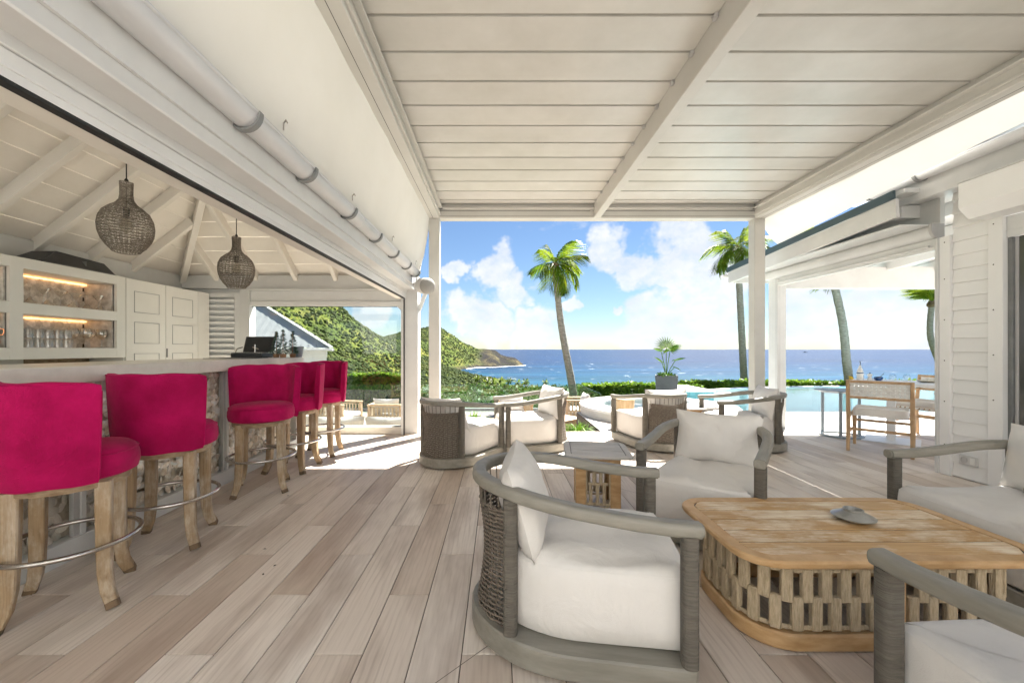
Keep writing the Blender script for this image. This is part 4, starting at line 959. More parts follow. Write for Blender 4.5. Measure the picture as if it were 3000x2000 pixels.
# ------------------------------------------------------------------ bar stools
def make_stool():
    t = thing('bar_stool', 'x', 'bar stool')
    se = thing('x', None, None); bpy.data.objects.remove(se)
    m = MB().lathe([(0,.615),(.235,.615),(.252,.625),(.26,.66),(.258,.70),(.246,.735),(.225,.752),(.12,.765),(0,.768)], 36)
    m.build('seat', 'pink_fabric', t)
    m = MB().lathe([(.2505,.725),(.255,.729),(.2515,.734)], 36, cap=False).build('seat_piping', 'pink_fabric', t)
    W = R(73); rings = []
    for i in range(27):
        a = -W+2*W*i/26; e = abs(a)/W; zt = 1.088-.018*e**12-.003*e*e; fl_ = .012*max(0, (e-.7)/.3)**2
        sec = [(.266,.612),(.274,.622),(.285,.75),(.296,.95),(.300,zt-.022),(.297,zt-.006),(.288,zt),(.262,zt-.002),(.251,zt-.022),(.245,.95),(.232,.78),(.228,.72),(.238,.63)]
        rings.append([((r+fl_)*math.sin(a), -(r+fl_)*math.cos(a), z+.0025*math.sin(a*9+z*13)) for r, z in sec])
    bk = MB().loft(rings).build('backrest', 'pink_fabric', t)
    for sgn in (-1, 1):
        pts = [((r+.012)*math.sin(sgn*W*1.0), -(r+.012)*math.cos(W*1.0), z) for r, z in ((.274,.63),(.284,.75),(.294,.95),(.297,1.04))]
        MB().sweep(pts, circ(.0045, 6), up=(0,1,0)).build('piping', 'pink_fabric', bk)
    MB().sweep([((.2985)*math.sin(a), -.2985*math.cos(a), 1.088-.018*(abs(a)/W)**12-.003*(a/W)**2-.010) for a in np.linspace(-W*.97, W*.97, 30)], circ(.0042, 6)).build('piping', 'pink_fabric', bk)
    MB().lathe([(.20,.575),(.222,.575),(.226,.58),(.226,.612),(.21,.614)], 32).build('apron', 'oak_flat', t)
    lm = MB().sweep([(.150,.150,.60),(.151,.151,.42),(.152,.152,.28),(.156,.156,.16),(.166,.166,.08),(.184,.184,.028)], rr(.058,.058,.006,1), up=(0,1,0), scale=[1.06,1,.97,.93,.88,.85]).mesh('leg', 40)
    fm = MB().sweep([(.184,.184,.028),(.192,.192,0)], rr(.0495,.0495,.005,1), up=(0,1,0)).mesh('foot', 40)
    for k in range(4):
        l = link('leg', lm, 'oak', t, rz=R(90*k)); link('foot', fm, 'oak_foot', l)
    MB().sweep([(.262*math.cos(a), .262*math.sin(a), .30) for a in np.linspace(0, 2*math.pi, 48, endpoint=False)], circ(.0115, 10), closed=True).build('foot_ring', 'steel', t)
    return t
st = make_stool()
SPOTS = [(-2.106, 2.0, 33, -98, 'fifth bar stool from the glass wall, pink back turned to the lounge'), (-2.118, 2.62, 21, -89, 'fourth bar stool from the glass wall, pink back turned to the lounge'),
         (-2.086, 3.585, 25, 104, 'third bar stool from the glass wall, its pink seat swivelled to face the lounge'), (-2.115, 4.19, 0, 62, 'second bar stool from the glass wall, its pink seat turned half towards the bar'), (-2.10, 4.80, 6, 66, 'pink bar stool at the counter end, first from the glass wall')]
for i, (x, y, la, ba, lab) in enumerate(SPOTS):
    o = place(st, i > 0, (x, y, 0), 0, lab, 'pink bar stools along the counter'); o['_i'] = i
allst = [o for o in bpy.data.objects if o.name.startswith('bar_stool')]
for o in allst:
    x, y, la, ba, lab = SPOTS[o['_i']]; del o['_i']
    for c in kids(o):
        n = c.name.split('.')[0]
        if n in ('seat', 'seat_piping', 'backrest'): c.rotation_euler.z = R(ba+90)      # back points along ba
        elif n == 'leg': c.rotation_euler.z += R(la)

# ------------------------------------------------------------------ lounge chairs
W2, B2, YFR = .335, .43, .40
def upath(off=0.0, yf=YFR, n=22):
    pts = [(W2+off, yf)]+[(W2+off, yf*(1-i/4)) for i in range(1, 4)]
    pts += [((W2+off)*math.cos(a), -(B2+off)*math.sin(a)) for a in np.linspace(0, math.pi, n)]
    pts += [(-W2-off, yf*(i/4)) for i in range(1, 4)]+[(-W2-off, yf)]
    return pts
def railz(y): k = (YFR-y)/(YFR+B2); k = min(max(k, 0), 1); return .592+.082*k*k*(3-2*k)
def pillow(w, h, th, seed=0, nu=22, nv=16):
    g = random.Random(seed); ph = [g.uniform(0, 6.28) for _ in range(6)]
    def side(sg):
        out = []
        for j in range(nv+1):
            for i in range(nu+1):
                u = -1+2*i/nu; v = -1+2*j/nv
                x = w/2*u*(1-.07*math.cos(math.pi*v/2)); z = h/2*v*(1-.09*math.cos(math.pi*u/2))
                k = max(0, (1-u**2))**.42*max(0, (1-v**2))**.42
                wr = 1+.07*math.sin(5*u+ph[0])*math.sin(4*v+ph[1])+.04*math.sin(11*u+3*v+ph[2])
                rad_ = .05*math.sin(math.atan2(v, u)*8+ph[3])*(abs(u)+abs(v))*.5*k
                out.append((x, sg*th/2*k*(wr+rad_), z))
        return out
    m = MB(); a, b = side(1), side(-1); f = []; n = nu+1
    for j in range(nv):
        for i in range(nu): f.append((j*n+i, j*n+i+1, (j+1)*n+i+1, (j+1)*n+i))
    m.add(a, f); m.add(b, f); return m
def cushion(o, z0, z1, seed=0, wr=.006):
    g = random.Random(seed); ph = [g.uniform(0, 6.28) for _ in range(6)]
    rings = []; N_ = len(o)
    for d, z in ((-.02, z0), (-.004, z0+.012), (.004, z0+.08), (.006, (z0+z1)/2), (.004, z1-.07), (.0, z1-.026), (-.012, z1-.01), (-.035, z1), (-.075, z1+.004), (-.13, z1+.008), (-.19, z1+.010), (-.25, z1+.011), (-.29, z1+.011)):
        oo = offset(o, d) if d > -.1 else None
        if oo is None:
            base_ = offset(o, -.075); cx = sum(p[0] for p in base_)/N_; cy_ = sum(p[1] for p in base_)/N_; k = 1-(abs(d)-.075)/.26
            oo = [(cx+(x-cx)*k, cy_+(y-cy_)*k) for x, y in base_]
        rings.append([(x, y, z+(wr*(math.sin(13*x+5*y+ph[0])*math.sin(9*y-4*x+ph[1])+.5*math.sin(31*x+8*y+ph[2])) if d < -.03 else (.003*math.sin(12*x+9*y+ph[3]) if z < z0+.02 else 0))) for x, y in oo])
    return MB().loft(rings)
def make_chair():
    t = thing('lounge_chair', 'x', 'armchair')
    # plinth
    out = offset(list(reversed(upath(0)))[::-1], .03)
    base_o = [(x, y) for x, y in upath(.032, .36)]
    base_o = [(W2+.032-.03, .425), (W2+.032-.008, .415), (W2+.032, .39)]+upath(.032, .36)+[(-W2-.032, .39), (-W2-.024, .415), (-W2-.002, .425)]
    base_o = base_o[::-1]
    MB().slab(base_o, .018, .112, .007).build('plinth', 'grey_teak', t)
    inn = offset(base_o, -.06); MB().slab(inn, 0, .02).build('foot_block', 'dark_gap', t)
    # rail: bent arm-and-back rail in one piece
    pts = [(x, y, railz(y)) for x, y in upath(0, YFR+.032, 30)]
    rl = MB().sweep(pts, rr(.062, .05, .016, 4)).build('arm_rail', 'grey_teak', t)
    for sg in (-1, 1): MB().sweep([(sg*W2, YFR+.031, railz(.4)), (sg*W2, YFR+.040, railz(.4))], rr(.052, .040, .014, 4)).build('rail_end', 'grey_teak', rl)
    for sg in (-1, 1):
        MB().sweep([(sg*W2, YFR-.004, .111), (sg*W2, YFR-.004, railz(.4)-.02)], rr(.062, .056, .02, 4), up=(0,1,0)).build('front_post', 'cord_wrap', t)
        th = R(36); x, y = W2*math.cos(th), -B2*math.sin(th)
        MB().sweep([(sg*x, y, .111), (sg*x, y, railz(y)-.02)], rr(.06, .056, .02, 4), up=(0,1,0)).build('rear_post', 'cord_wrap', t)
    # woven back between the rear posts
    m = MB(); ns = 13; th0, th1 = R(38), R(142)
    def wp(th, z, o):
        k = (z-.112)/(.61-.112); ins = -.030*math.sin(math.pi*min(max(k, 0), 1))+o
        n = Vector((B2*math.cos(th), -W2*math.sin(th))).normalized()
        return (W2*math.cos(th)+n.x*ins, -B2*math.sin(th)+n.y*ins, z)
    for i in range(1, ns):
        th = th0+(th1-th0)*i/ns; m.sweep([wp(th, z, 0) for z in np.linspace(.112, railz(-.4)-.02, 9)], circ(.0035, 4), up=(math.cos(th), -math.sin(th), 0))
    rows = 50
    for r_ in range(rows):
        z = .118+r_*.0094; pts = []
        for i in range(ns*4+1):
            th = th0+(th1-th0)*i/(ns*4); ph = math.cos(math.pi*i/4+math.pi*(r_ % 2)); sag = -.012*math.sin(math.pi*i/(ns*4)) if r_ > rows-4 else 0
            pts.append(wp(th, z+sag+.0008*math.sin(i*1.7+r_), .0065*ph))
        m.sweep(pts, rr(.0060, .0096, .002, 1), cap=False)
    m.build('woven_back', 'wicker', t, smooth=50)
    # cushions
    o = [(W2-.045, .415), (W2-.038, .40)]+[(x, y) for x, y in upath(-.038, .36, 26)]+[(-W2+.038, .40), (-W2+.045, .415)]
    fr = [(x_, .415+.012*(1-(x_/.29)**2)) for x_ in np.linspace(-.24, .24, 9)]
    o = (o+fr)[::-1]
    sc_ = cushion(o, .114, .415, 4, .014).build('seat_cushion', 'cushion', t, smooth=60)
    oo = offset(o, -.003); MB().sweep([(x, y, .391) for x, y in oo], circ(.0032, 5), closed=True).build('piping', 'cushion', sc_)
    pw_ = pillow(.58, .385, .20, 3); pw_.build('back_cushion', 'cushion', t, smooth=80, loc=(0, -.245, .60), rot=(R(12), 0, 0))
    return t
ch = make_chair()
# x, y of seat centre, heading (degrees, world), label
CH_ = [(.735-.40*math.cos(R(-9)), 1.772-.40*math.sin(R(-9)), -9, 'lounge chair with its woven back to the bar stools, at the coffee table end', (.0, -.225, .575, 16, 3)),
       (1.21+.40*.623, 2.49+.40*.782, -128.5, 'lounge chair between the small grey-topped table and the coffee table', (0, -.24, .575, 12, 2)),
       (-.238-.40*math.cos(R(56)), 4.88-.40*math.sin(R(56)), 56, 'lounge chair by the bar pavilion corner post, showing its dark woven back', (0, -.20, .53, 22, 0)),
       (.04+.40*math.cos(R(12)), 5.0+.40*math.sin(R(12)), 192, 'lounge chair with sunlit seat beside the terrace edge plants, facing the bar', (0, -.235, .58, 12, 6)),
       (1.99, 5.24, 103, 'lounge chair showing its woven back, in front of the log stool and spa tub', (0, -.24, .56, 12, 0)),
       (3.10, 5.12, 172, 'lounge chair by the pergola post nearest the pool, facing the other chairs', (0, -.24, .575, 12, -4)),
       (2.42+.40, 2.15, 180, 'lounge chair beside the white clapboard wall, facing the coffee table', (0, -.22, .60, 12, 0)),
       (1.515, .83, 91, 'lounge chair on the long side of the coffee table away from the sea', (0, -.24, .60, 12, 0))]
for i, (x, y, hd, lab, pil) in enumerate(CH_):
    o = place(ch, i > 0, (x, y, 0), R(hd-90), lab, 'grey lounge chairs')
    o['_i'] = i
for o in [o for o in bpy.data.objects if o.name.startswith('lounge_chair')]:
    pil = CH_[o['_i']][4]; del o['_i']
    for c in kids(o):
        if c.name.startswith('back_cushion'): c.location = pil[:3]; c.rotation_euler = (R(pil[3]), 0, R(pil[4]))

# ------------------------------------------------------------------ coffee table, side tables
def slatted_top(t, hx, hy, r, z, th, brd, ns, m_f, m_s, gp_=.011):
    o = rrect(-hx, hx, -hy, hy, r, 8); i_ = rrect(-hx+brd-.002, hx-brd+.002, -hy+brd, hy-brd, max(r-brd, .01), 8)
    rings = [[(x, y, z-th+.006) for x, y in offset(o, -.006)], [(x, y, z-th*.55) for x, y in o], [(x, y, z-.007) for x, y in o], [(x, y, z) for x, y in offset(o, -.008)], [(x, y, z) for x, y in i_], [(x, y, z-th+.006) for x, y in i_]]
    MB().loft(rings, closed=True).build('top_frame', m_f, t)
    w = (2*hy-2*brd)/ns
    MB().slab(offset(i_, .004), z-th+.001, z-.0055).build('caulk_panel', 'dark_gap', t)
    for k in range(ns):
        y0 = -hy+brd+k*w+gp_/2; y1 = y0+w-gp_; ins = 0
        e = max(r-brd, 0); 
        m = MB(); pts = []
        inner = rrect(-hx+brd+.003, hx-brd-.003, -hy+brd+.002, hy-brd-.002, max(e, .01), 8)
        ysamp = [y0, y0+.01, (y0+y1)/2, y1-.01, y1]
        def xlim(y):
            a = abs(y)-(hy-brd-e)
            return hx-brd-.003-(e-math.sqrt(max(0, e*e-a*a)) if a > 0 else 0)
        ol = [(-xlim(y), y) for y in reversed(ysamp)]+[(xlim(y), y) for y in ysamp]
        MB().slab(ol, z-.016, z-.0012, .0015).build('slat', m_s, t)
def strap_panel(parent, pts, z0, z1, mat, tw=.034, gap=.04, thick=.012, rows=2):
    """woven strap panel along a plan polyline: horizontal rope bars and staggered vertical straps"""
    P = [Vector((x, y)) for x, y in pts]; L_ = [0]
    for a, b in zip(P, P[1:]): L_.append(L_[-1]+(b-a).length)
    def at(s_):
        s_ = min(max(s_, 0), L_[-1]-1e-6)
        i = max(k for k in range(len(L_)-1) if L_[k] <= s_); f = (s_-L_[i])/(L_[i+1]-L_[i]); p = P[i].lerp(P[i+1], f); d = (P[i+1]-P[i]).normalized(); return p, d
    zs = [z0+(z1-z0)*k/rows for k in range(rows+1)]
    for z in zs:
        MB().sweep([(p.x, p.y, z) for p in [at(L_[-1]*k/30)[0] for k in range(31)]], rr(.014, .02, .006, 2)).build('rope_bar', mat, parent)
    pitch = tw+gap
    for r_ in range(rows):
        s_ = .02+(pitch/2 if r_ % 2 else 0)
        while s_ < L_[-1]-.02:
            p, d = at(s_); n = Vector((d.y, -d.x))
            m = MB(); M = Matrix(((d.x, n.x, 0, p.x), (d.y, n.y, 0, p.y), (0, 0, 1, 0), (0, 0, 0, 1)))
            m.box(-tw/2, tw/2, -thick, thick, zs[r_]-.012, zs[r_+1]+.012, .005, M); m.build('strap', mat, parent); s_ += pitch
CTX, CTY, CTH = 1.615, 1.935, .40
t = thing('coffee_table', 'low teak coffee table with slatted top and woven strap base', 'coffee table', (CTX, CTY, 0))
slatted_top(t, .635, .35, .15, CTH, .035, .06, 5, 'teak_edge', 'teak')
bo = rrect(-.555, .555, -.27, .27, .17, 8)
MB().sweep([(x, y, .038) for x, y in bo], rr(.045, .07, .008, 1), closed=True).build('base_ring', 'teak_edge', t)
MB().sweep([(x, y, .35) for x, y in bo], rr(.03, .03, .005, 1), closed=True).build('top_ring', 'teak_edge', t)
for sx in (-1, 1):
    arc = [(sx*x, y) for x, y in [(-.06, -.27), (-.20, -.27)]+[(-.385+.17*math.cos(a), -.10+.17*math.sin(a)) for a in np.linspace(R(270), R(180), 8)]+[(-.385+.17*math.cos(a), .10+.17*math.sin(a)) for a in np.linspace(R(180), R(90), 8)]+[(-.20, .27), (-.06, .27)]]
    strap_panel(t, arc, .092, .325, 'strap_rope', .044, .034, .014)
for y in (-.27, .27): mbox('leg', 'teak_edge', t, -.045, .045, y-.016, y+.016, .07, .34, .005)
MB().box(-.05, .05, -.002, .002, .349, .353).build('maker_plate', 'zinc', t, loc=(-.16, -.288, .005), smooth=0)
t = thing('ashtray', 'grey glazed flying-saucer ashtray on the coffee table', 'ashtray', (CTX+.115, CTY+.045, CTH-.001))
MB().lathe([(0,0),(.05,0),(.085,.016),(.088,.021),(.082,.025),(.05,.040),(.040,.046),(.0405,.054),(.036,.056),(.033,.052),(.031,.03),(0,.024)], 32).build('bowl', 'ceramic_grey', t)
def make_side_table():
    t = thing('side_table', 'x', 'side table')
    slatted_top(t, .25, .25, .075, .45, .028, .05, 3, 'teak_silver', 'teak_silver')
    b = .165
    for sx in (-1, 1):
        for sy in (-1, 1):
            MB().box(min(sx*b, sx*(b-.075)), max(sx*b, sx*(b-.075)), min(sy*b, sy*(b-.022)), max(sy*b, sy*(b-.022)), 0, .422, .004).build('leg', 'teak_edge', t)
            MB().box(min(sx*b, sx*(b-.022)), max(sx*b, sx*(b-.022)), min(sy*(b-.023), sy*(b-.075)), max(sy*(b-.023), sy*(b-.075)), 0, .422, .004).build('leg', 'teak_edge', t)
    for k in range(4):
        a = k*math.pi/2; c_, s_ = math.cos(a), math.sin(a)
        f = lambda x, y: (x*c_-y*s_, x*s_+y*c_)
        fr = [(x, z) for x, z in [(p[0], p[1]+.22) for p in rr(.175, .36, .05, 5)]]
        MB().sweep([(*f(x, -b+.012), z) for x, z in fr], rr(.016, .016, .006, 2), closed=True, up=(s_, -c_, 0.0001)).build('rope_frame', 'strap_rope', t)
        strap_panel(t, [f(-.075, -b+.012), f(.075, -b+.012)], .07, .37, 'strap_rope', .026, .024, .008)
        mbox('rail', 'teak_edge', t, *sorted((f(-.09, -b)[0], f(.09, -b+.02)[0])), *sorted((f(-.09, -b)[1], f(.09, -b+.02)[1])), .385, .42, .003)
    return t
sd_ = make_side_table()
place(sd_, False, (.77, 3.2, 0), R(-8), 'small weathered grey-topped side table between the coffee table chairs', 'slatted side tables')
place(sd_, True, (2.72, 5.62, 0), R(6), 'small slatted side table in the sun beside the pool deck', 'slatted side tables')

# ------------------------------------------------------------------ beach house on the right
HX = 4.40
t = hs = thing('beach_house', 'white clapboard house with roller shutter box, gutter and covered dining bay', 'house')
mbox('wall_core', 'clapboard', t, HX+.03, HX+.2, 3.55, 3.94, 0, 2.95, 0)
cbm = MB(); cbm.loft([[(-.004, 0, 0), (-.004, .30, 0), (-.004, .30, .004), (-.004, 0, .004)][::1], ], cap=False) if False else None
cb = MB(); sec = [(.0, 0), (-.022, .002), (-.022, .012), (-.004, .128), (.0, .134)]
cb.loft([[(x, 0, z) for x, z in sec], [(x, .30, z) for x, z in sec]]); cbm = cb.mesh('clapboard', 0)
for i in range(22): link('clapboard', cbm, 'clapboard', t, (HX+.028, 3.645, .012+i*.1325))
mbox('corner_trim', 'clapboard', t, HX-.012, HX+.15, 3.947, 4.045, 0, 2.34, .004)
mbox('blind_guide', 'white_paint', t, HX-.026, HX+.02, 4.046, 4.075, 0, 2.34, .003)
mbox('door_casing', 'clapboard', t, HX-.012, HX+.12, 3.535, 3.643, 0, 2.386, .004)
scr = MB().lathe([(.0, 0), (.006, 0), (.004, .003), (0, .003)], 8).mesh('screw', 0)
for z in (.3, .72, 1.12, 1.52, 1.92, 2.28): link('screw', scr, 'dark_gap', t, (HX-.0125, 3.995, z), rot=(0, R(-90), 0)); link('screw', scr, 'light_grey', t, (HX-.0125, 3.60, z+.06), rot=(0, R(-90), 0))
mbox('shutter_slat', 'white_paint', t, HX+.02, HX+.04, 2.0, 3.534, 2.20, 2.386, .003)
mbox('shutter_slat', 'white_paint', t, HX+.015, HX+.045, 2.0, 3.534, 2.255, 2.262, 0)
mbox('door_frame', 'grey_plastic', t, HX+.03, HX+.09, 3.50, 3.534, 0, 2.20, .003)
mbox('door_frame', 'light_grey', t, HX+.05, HX+.09, 3.478, 3.499, 0, 2.20, .002)
mbox('door_panel', 'door_glass', t, HX+.06, HX+.075, 1.2, 3.478, 0, 2.20, 0)
mbox('wall_core', 'clapboard', t, HX+.0, HX+.2, -1.0, 1.2, 0, 2.95, 0)
bx = [(4.40, 2.70), (4.10, 2.70), (4.10, 2.48), (4.19, 2.386), (4.40, 2.386)]
MB().loft([[(x, 1.2, z) for x, z in bx], [(x, 3.62, z) for x, z in bx]]).build('shutter_box', 'clapboard', t, smooth=0)
mbox('shutter_box_lid', 'white_paint', t, 4.085, 4.40, 1.2, 3.625, 2.702, 2.716, .002)
mbox('fascia', 'white_paint', t, 4.20, 4.235, -1.0, 4.55, 2.72, 2.97, .003)
mbox('soffit', 'white_paint', t, 4.236, 4.62, -1.0, 4.4, 2.74, 2.76, 0)
mbox('eave_block', 'white_paint', t, 4.21, 4.42, 4.24, 4.34, 2.60, 2.735, .003)
mbox('frieze_board', 'white_paint', t, HX+.0, HX+.05, 4.046, 6.4, 2.485, 2.86, .003)
gutter(t, 4.132, 2.945, -1.0, 4.72, 'gutter_pvc', [3.1, 3.98, 4.5], -1)
m = MB(); n = 150; V = []
for i in range(n+1):
    y = -1.0+5.6*i/n; w = .016*math.sin(y*2*math.pi/.076)
    V += [(4.12, y, 3.025+w), (6.6, y, 3.72+w)]
m.add(V, [(2*i, 2*i+1, 2*i+3, 2*i+2) for i in range(n)]); m.build('corrugated_roof', 'zinc', t, smooth=80)
# covered dining bay: raking verge, fascia, ceiling, beam and post, roller blind
def rake(y): return 2.82-.061*(y-4.15)
MB().sweep([(4.0, 4.1, rake(4.1)-.03), (4.0, 7.1, rake(7.1)-.03)], rr(.02, .085, .002, 1)).build('verge_flashing', 'teal_metal', t)
MB().sweep([(4.03, 4.1, rake(4.1)-.165), (4.03, 7.09, rake(7.09)-.165)], rr(.035, .19, .004, 1)).build('verge_board', 'white_paint', t)
for i in range(8):
    x0 = 4.05+i*.5; q = [(x0, 4.05, rake(4.05)-.03), (x0+.494, 4.05, rake(4.05)-.03), (x0+.494, 7.08, rake(7.08)-.03), (x0, 7.08, rake(7.08)-.03)]
    MB().add(q+[(x, y, z+.04) for x, y, z in q], [(0,1,2,3),(7,6,5,4),(0,4,5,1),(1,5,6,2),(2,6,7,3),(3,7,4,0)]).build('ceiling_board', 'white_timber', t, smooth=0)
for i in range(5):
    x = 4.75+i*.75; MB().sweep([(x, 4.1, rake(4.1)-.11), (x, 7.0, rake(7.0)-.11)], rr(.06, .14, .004, 1)).build('rafter', 'white_timber', t)
mbox('eave_soffit', 'white_paint', t, 4.05, 4.40, 4.1, 7.06, 2.475, 2.49, 0)
mbox('end_fascia', 'white_paint', t, 4.02, 8.05, 7.06, 7.095, rake(7.09)-.26, rake(7.09)-.07, .003)
MB().sweep([(3.93, 7.15, rake(7.09)-.11), (8.0, 7.15, rake(7.09)-.11)], [(p[0]*.8, p[1]*.8) for p in gp2]).build('end_gutter', 'white_paint', t)
mbox('sea_beam', 'white_timber', t, HX+.15, 8.0, 6.50, 6.62, 2.205, 2.55, .005)
mbox('corner_post', 'white_timber', t, HX+.0, HX+.15, 6.42, 6.62, 0, 2.55, .005)
mbox('blind_guide', 'white_paint', t, HX-.03, HX+.02, 6.36, 6.415, 0, 2.34, .003)
mbox('corner_post', 'white_timber', t, 7.85, 8.0, 6.42, 6.62, 0, 2.205, .005)
MB().sweep([(HX-.005, 4.08, 2.415), (HX-.005, 6.62, 2.415)], [(.075*math.cos(a), .072*math.sin(a)) for a in np.linspace(0, 2*math.pi, 22, endpoint=False)]).build('blind_cassette', 'white_paint', t)
cap_o = [(-.078, .075), (.05, .075), (.05, -.075)]+[(-.01-.068*math.sin(a), -.0-.075*math.cos(a)) for a in np.linspace(0, R(90), 8)]
MB().loft([[(HX+x, 4.05, 2.415+z) for x, z in cap_o], [(HX+x, 4.078, 2.415+z) for x, z in cap_o]]).build('blind_end_cap', 'light_grey', t, smooth=50)
mbox('blind_header', 'white_timber', t, HX-.01, HX+.05, 4.077, 6.42, 2.265, 2.342, .003)
mbox('blind_header', 'white_timber', t, HX-.02, HX+.03, 4.077, 6.42, 2.225, 2.262, .003)
MB().sweep([(HX-.03, 4.12, 2.27), (HX-.03, 6.35, 2.27)], circ(.014, 8)).build('blind_bottom_bar', 'white_paint', t)
t = thing('power_socket', 'white double power socket low on the clapboard wall', 'socket', (HX+.004, 3.80, .19))
mbox('plate', 'speaker_white', t, -.014, .002, -.075, .075, -.045, .045, .004); MB().lathe([(.028, 0), (.03, .004), (.024, .005), (.022, .001), (0, .001)], 18).build('outlet', 'light_grey', t, loc=(-.014, .03, 0), rot=(0, R(-90), 0)); mbox('rocker', 'white_glaze', t, -.018, -.0142, -.06, -.02, -.03, .03, .002)

# ------------------------------------------------------------------ dining group
TX, TY, TZ = 5.30, 5.48, .80
t = thing('dining_table', 'square white pedestal dining table under the house bay', 'dining table', (TX, TY, 0), R(43))
MB().slab(rrect(-.42, .42, -.42, .42, .02, 3), TZ-.03, TZ, .004).build('tabletop', 'table_white', t)
MB().loft([[(x, y, TZ-.062) for x, y in rrect(-.2, .2, -.2, .2, .01, 1)], [(x, y, TZ-.031) for x, y in rrect(-.33, .33, -.33, .33, .01, 1)]]).build('underframe', 'light_grey', t)
mbox('column', 'table_white', t, -.045, .045, -.045, .045, .012, TZ-.062, .006); mbox('base_plate', 'table_white', t, -.28, .28, -.28, .28, 0, .012, .003)
def make_dining_chair(arms):
    t = thing('dining_chair', 'x', 'dining chair')
    w, dp = .275, .265
    for sx in (-1, 1):
        MB().sweep([(sx*w, -dp-.01, 0), (sx*w, -dp+.02, .42), (sx*w, -dp-.045, .86)], rr(.042, .03, .008, 2), up=(0,1,0), scale=[.8, 1.05, .85]).build('rear_leg', 'chair_oak', t)
        MB().sweep([(sx*w*.98, dp, 0), (sx*w*.98, dp-.01, .43), (sx*w*.98, dp-.02, .64 if arms else .45)], rr(.04, .034, .008, 2), up=(0,1,0), scale=[.75, 1.25, .9]).build('front_leg', 'chair_oak', t)
        MB().beam((sx*w, -dp, .41), (sx*w, dp, .43), .022, .045).build('seat_rail', 'chair_oak', t)
        MB().beam((sx*w, -dp, .22), (sx*w, dp, .22), .018, .03).build('stretcher', 'chair_oak', t)
        if arms:
            MB().sweep([(sx*(w+.0), -dp-.02, .655), (sx*(w+.01), 0, .645), (sx*(w+.005), dp+.03, .652)], rr(.055, .022, .008, 2)).build('arm', 'chair_oak', t)
    MB().beam((-w, -dp+.01, .27), (w, -dp+.01, .27), .018, .032).build('stretcher', 'chair_oak', t)
    MB().beam((-w, dp-.01, .32), (w, dp-.01, .32), .018, .032).build('stretcher', 'chair_oak', t)
    MB().beam((-w, dp-.02, .43), (w, dp-.02, .43), .025, .04).build('seat_rail', 'chair_oak', t)
    for z in (.845, .655): MB().beam((-w, -dp-.035+(.845-z)*.09, z), (w, -dp-.035+(.845-z)*.09, z), .02, .03).build('back_rail', 'chair_oak', t)
    nb = 13; pitch = (2*w-.04)/nb
    for i in range(nb):                          # upright straps, woven over and under the cross straps
        x = -w+.02+(i+.5)*pitch; pts = []
        for k in range(9):
            z = .64+.222*k/8; pts.append((x, -dp-.034+(.845-z)*.09+.006*math.cos(math.pi*(k*.9+i)), z))
        MB().sweep(pts, rr(pitch*.80, .004, .0015, 1), up=(0,1,0)).build('strap', 'leather_white', t)
    for k in range(5):
        z = .675+.034*k; MB().sweep([(-w+.02+(2*w-.04)*i/26, -dp-.036+(.845-z)*.09+.005*math.cos(math.pi*(i/2+k)), z) for i in range(27)], rr(.004, .027, .0015, 1)).build('strap', 'leather_white', t)
    for i in range(9):
        x = -w+.03+(i+.5)*(2*w-.06)/9; MB().sweep([(x, -dp+.02, .435), (x, 0, .425), (x, dp-.02, .45), (x, dp+.0, .44), (x, dp-.0, .41)], rr(.045, .004, .0015, 1)).build('seat_strap', 'leather_white', t)
    cushion(rrect(-.235, .235, -.2, .22, .05, 4)[::1], .44, .495, 9, .008).build('seat_cushion', 'cushion', t, smooth=60)
    return t
dc = make_dining_chair(False); place(dc, False, (4.645, 4.93, 0), R(43-90), 'oak dining chair with white woven strap back, back towards the lounge', 'dining chairs')
dc2 = make_dining_chair(True); place(dc2, False, (5.93, 5.62, 0), R(192-90), 'oak dining chair with wooden arms, half hidden by the house corner', 'dining chairs')
t = thing('drum_table', 'round blue grey metal side table with open drum frame', 'side table', (4.87, 5.78, 0), R(15))
MB().lathe([(0,.62),(.24,.62),(.27,.64),(.30,.648),(.30,.655),(0,.655)], 32).build('tabletop', 'blue_grey', t)
MB().sweep([(.235*math.cos(a), .235*math.sin(a), .014) for a in np.linspace(0, 2*math.pi, 40, endpoint=False)], rr(.05, .028, .006, 2), closed=True).build('base_ring', 'blue_grey', t)
for k in range(3): a = R(120*k+95); MB().sweep([(.235*math.cos(a), .235*math.sin(a), .02), (.235*math.cos(a), .235*math.sin(a), .63)], circ(.02, 8), up=(0,1,0)).build('leg', 'blue_grey', t)
def onT(x, y): return (x, y, TZ)
t = thing('oil_bottle', 'white ceramic oil bottle with pourer on the dining table', 'bottle', onT(4.97, 5.58))
MB().lathe([(0,0),(.034,0),(.038,.02),(.038,.10),(.03,.15),(.013,.185),(.012,.21),(0,.211)], 18).build('body', 'white_glaze', t); MB().sweep([(0,0,.2),(.002,0,.25),(-.006,0,.27)], circ(.005,6), up=(0,1,0)).build('pourer', 'grey_plastic', t); MB().lathe([(.0385,.10),(.0385,.112)],18,cap=False).build('band','blue_glaze',t)
t = thing('pepper_mill', 'white pepper mill with dark knob on the dining table', 'mill', onT(5.14, 5.62))
MB().lathe([(0,0),(.027,0),(.03,.01),(.022,.045),(.019,.055),(.029,.075),(.026,.09),(0,.092)], 18).build('body', 'white_glaze', t); MB().lathe([(0,.09),(.007,.095),(.008,.105),(0,.11)], 10).build('knob', 'black_matte', t)
t = thing('salt_bowl', 'small cobalt blue bowl with a spoon in it', 'bowl', onT(5.24, 5.60))
